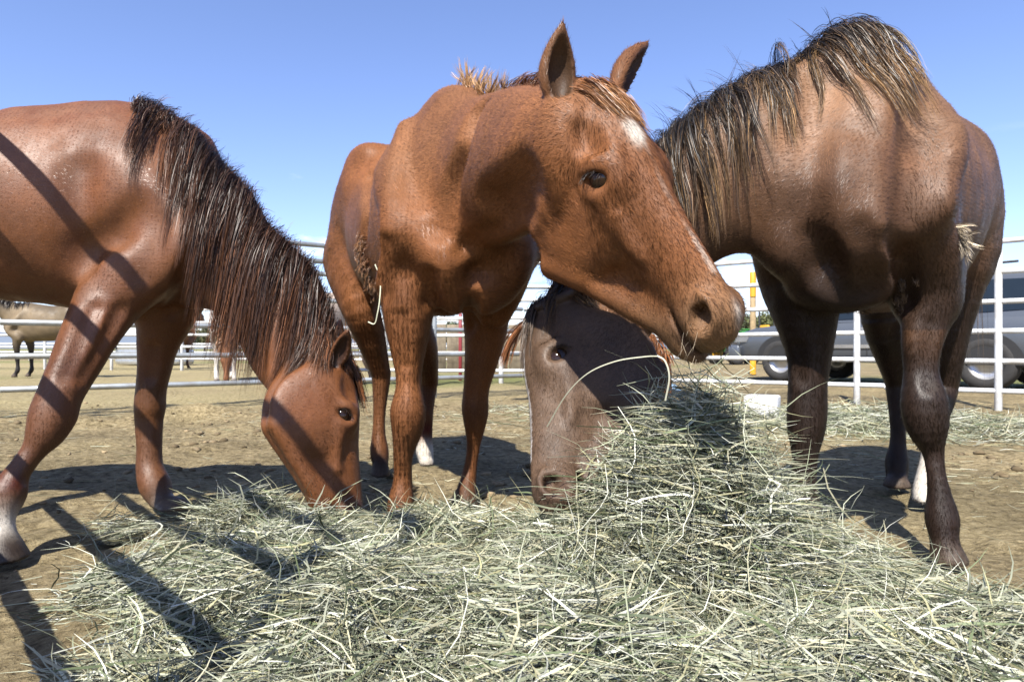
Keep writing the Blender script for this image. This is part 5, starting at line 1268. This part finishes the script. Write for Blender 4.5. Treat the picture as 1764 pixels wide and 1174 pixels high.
def tractor():
    root = empty('tractor', (0, 0, 0)); tag(root, 'small green tractor with yellow wheels far behind the white fence', 'tractor')
    box('hood', (.15, -.32, .75), (1.45, .32, 1.22), MAT_GREEN, root, .07, 3); box('chassis', (-.7, -.22, .45), (1.4, .22, .78), MAT_GREEN, root, .04, 2); box('grille', (1.44, -.26, .80), (1.49, .26, 1.15), MAT_BLK, root, .01, 1)
    box('seat', (-.62, -.24, .98), (-.14, .24, 1.12), MAT_YEL, root, .05, 2); box('backrest', (-.70, -.24, 1.08), (-.58, .24, 1.45), MAT_YEL, root, .05, 2); box('deck', (-.75, -.42, .78), (.12, .42, .98), MAT_GREEN, root, .03, 2)
    for sd in (-1, 1):
        wheel(root, (-.55, sd * .68, .62), .62, .34, MAT_YEL, lugs=18); wheel(root, (1.12, sd * .58, .42), .42, .24, MAT_YEL, lugs=16)
        tube('roll_bar', (-.72, sd * .40, .95), (-.72, sd * .40, 2.05), .035, MAT_BLK, root, 8); box('fender', (-1.05, sd * .68 - .2, 1.26), (-.05, sd * .68 + .2, 1.32), MAT_GREEN, root, .02, 2)
    tube('roll_bar', (-.72, -.42, 2.05), (-.72, .42, 2.05), .035, MAT_BLK, root, 8); tube('exhaust', (.95, .2, 1.2), (.95, .2, 1.85), .03, MAT_BLK, root, 8); tube('steering_column', (.12, 0, 1.1), (-.12, 0, 1.42), .02, MAT_BLK, root, 8)
    o_ = lathe('steering_wheel', [(.19, -.012), (.205, 0), (.19, .012), (.175, 0), (.19, -.012)], 20, MAT_BLK, root); o_.location = (-.13, 0, 1.43); o_.rotation_euler.y = -.6
    return root
tr = tractor(); tr.location = (P(1300, 600, 25)[0], 25.4, 0); tr.rotation_euler.z = math.radians(200)

# ------------------------------------------------------------------ trees along the skyline
m, t, b = new_mat('leaf'); at = t.nodes.new('ShaderNodeAttribute'); at.attribute_name = 'coat'; t.links.new(at.outputs['Color'], b.inputs['Base Color']); b.inputs['Roughness'].default_value = .7; MAT_LEAF = m
MAT_BARK = flat_mat('bark', (.10, .075, .05), .9, 0, .4, 6)
def tree(label, pos, h_, rad, col, n=2600):
    root = empty('tree', (*pos, 0)); tag(root, label, 'tree', 'trees on the skyline')
    S = Sculpt((-rad, -rad, -.2), (rad, rad, h_ * .8), max(.16, h_ / 46))
    S.chain([(0, 0, -.1), (.1, 0, h_ * .2), (0, .1, h_ * .42)], [h_ * .035, h_ * .028, h_ * .02], (0, 1, 0), .1, 2)
    for i in range(6):
        a = i * 1.05 + rng.random(); S.chain([(0, 0, h_ * .22), (math.cos(a) * rad * .3, math.sin(a) * rad * .3, h_ * .45), (math.cos(a) * rad * .6, math.sin(a) * rad * .6, h_ * .66)], [h_ * .018, h_ * .013, h_ * .008], (0, .3, 1), .1, 2)
    S.F += -.02; V, Q = S.mesh(1); link('trunk', mesh_np('trunk', V, Q, MAT_BARK), root)
    k = 34; cc = rng.normal(0, 1, (k, 3)); cc /= np.linalg.norm(cc, axis=1, keepdims=True); cc *= (rng.random((k, 1)) ** .4)
    cc = cc * (rad * .85, rad * .85, h_ * .34) + (0, 0, h_ * .62); cc[:, 2] = np.maximum(cc[:, 2], h_ * .22)
    ci = rng.integers(0, k, n); off = rng.normal(0, 1, (n, 3)); off /= np.linalg.norm(off, axis=1, keepdims=True); off *= rad * .30 * (.5 + .5 * rng.random((n, 1)))
    c_ = cc[ci] + off; sz = rad * .055 * (.6 + rng.random(n)); u_ = rng.normal(0, 1, (n, 3)); u_ /= np.linalg.norm(u_, axis=1, keepdims=True); v_ = np.cross(u_, rng.normal(0, 1, (n, 3))); v_ /= np.linalg.norm(v_, axis=1, keepdims=True)
    V = np.stack([c_ + u_ * sz[:, None], c_ + v_ * sz[:, None] * .6, c_ - u_ * sz[:, None], c_ - v_ * sz[:, None] * .6], 1).reshape(-1, 3)
    cl_ = np.repeat(np.array(col)[None] * np.exp(rng.normal(0, .3, (n, 1))), 4, 0)
    o_ = link('crown', mesh_np('crown', V, np.arange(n * 4).reshape(-1, 4), MAT_LEAF, False, cl_), root)
TC = [(.075, .085, .028), (.055, .07, .027), (.09, .09, .038)]
spots = [(1322, 66, 4.4, 2.2, 'pale green bushy tree behind the tractor'), (1285, 95, 5.2, 2.6, 'grey green tree just left of the tractor'), (1365, 90, 5.0, 2.6, 'round tree behind the front wheel of the parked car'), (1462, 110, 6, 3.0, 'tree behind the dark vehicle between the roan legs'),
         (318, 100, 4.6, 2.4, 'low round tree above the water trough'), (352, 120, 4.2, 2.6, 'small tree right of the water trough'), (150, 130, 5.2, 3.0, 'distant tree behind the dun horse'), (776, 105, 4.6, 2.6, 'distant tree above the board windbreak'), (882, 120, 4.6, 2.8, 'distant tree in the gap beside the lowered dark head'), (1500, 140, 7, 3.5, 'farthest tree on the right skyline')]
for i, (u_, Y_, h_, r_, lb) in enumerate(spots): tree(lb, (P(u_, 600, Y_)[0], Y_), h_, r_, TC[i % 3])
# low far hills
hv = []; hf = []; nn = 160
for j, (yy, hh_) in enumerate(((1500, 0), (1900, 1), (2600, 1.25), (3000, 0))):
    for i in range(nn):
        x = -3400 + 6800 * i / (nn - 1); k = .5 + .5 * math.sin(i * .21 + 1.3) * math.sin(i * .057 + .4) + .12 * math.sin(i * .83)
        hv.append((x, yy, (26 + 34 * max(k, 0)) * hh_ - 3))
for j in range(3):
    for i in range(nn - 1): hf.append((j * nn + i, j * nn + i + 1, (j + 1) * nn + i + 1, (j + 1) * nn + i))
hl = link('hills', poly_mesh('hills', hv, hf, flat_mat('hillside', (.13, .16, .20), .95, 0, .2, .004))); tag(hl, 'low far hills on the skyline', kind='structure')  # blue-grey of distance haze is mixed into the hill colour
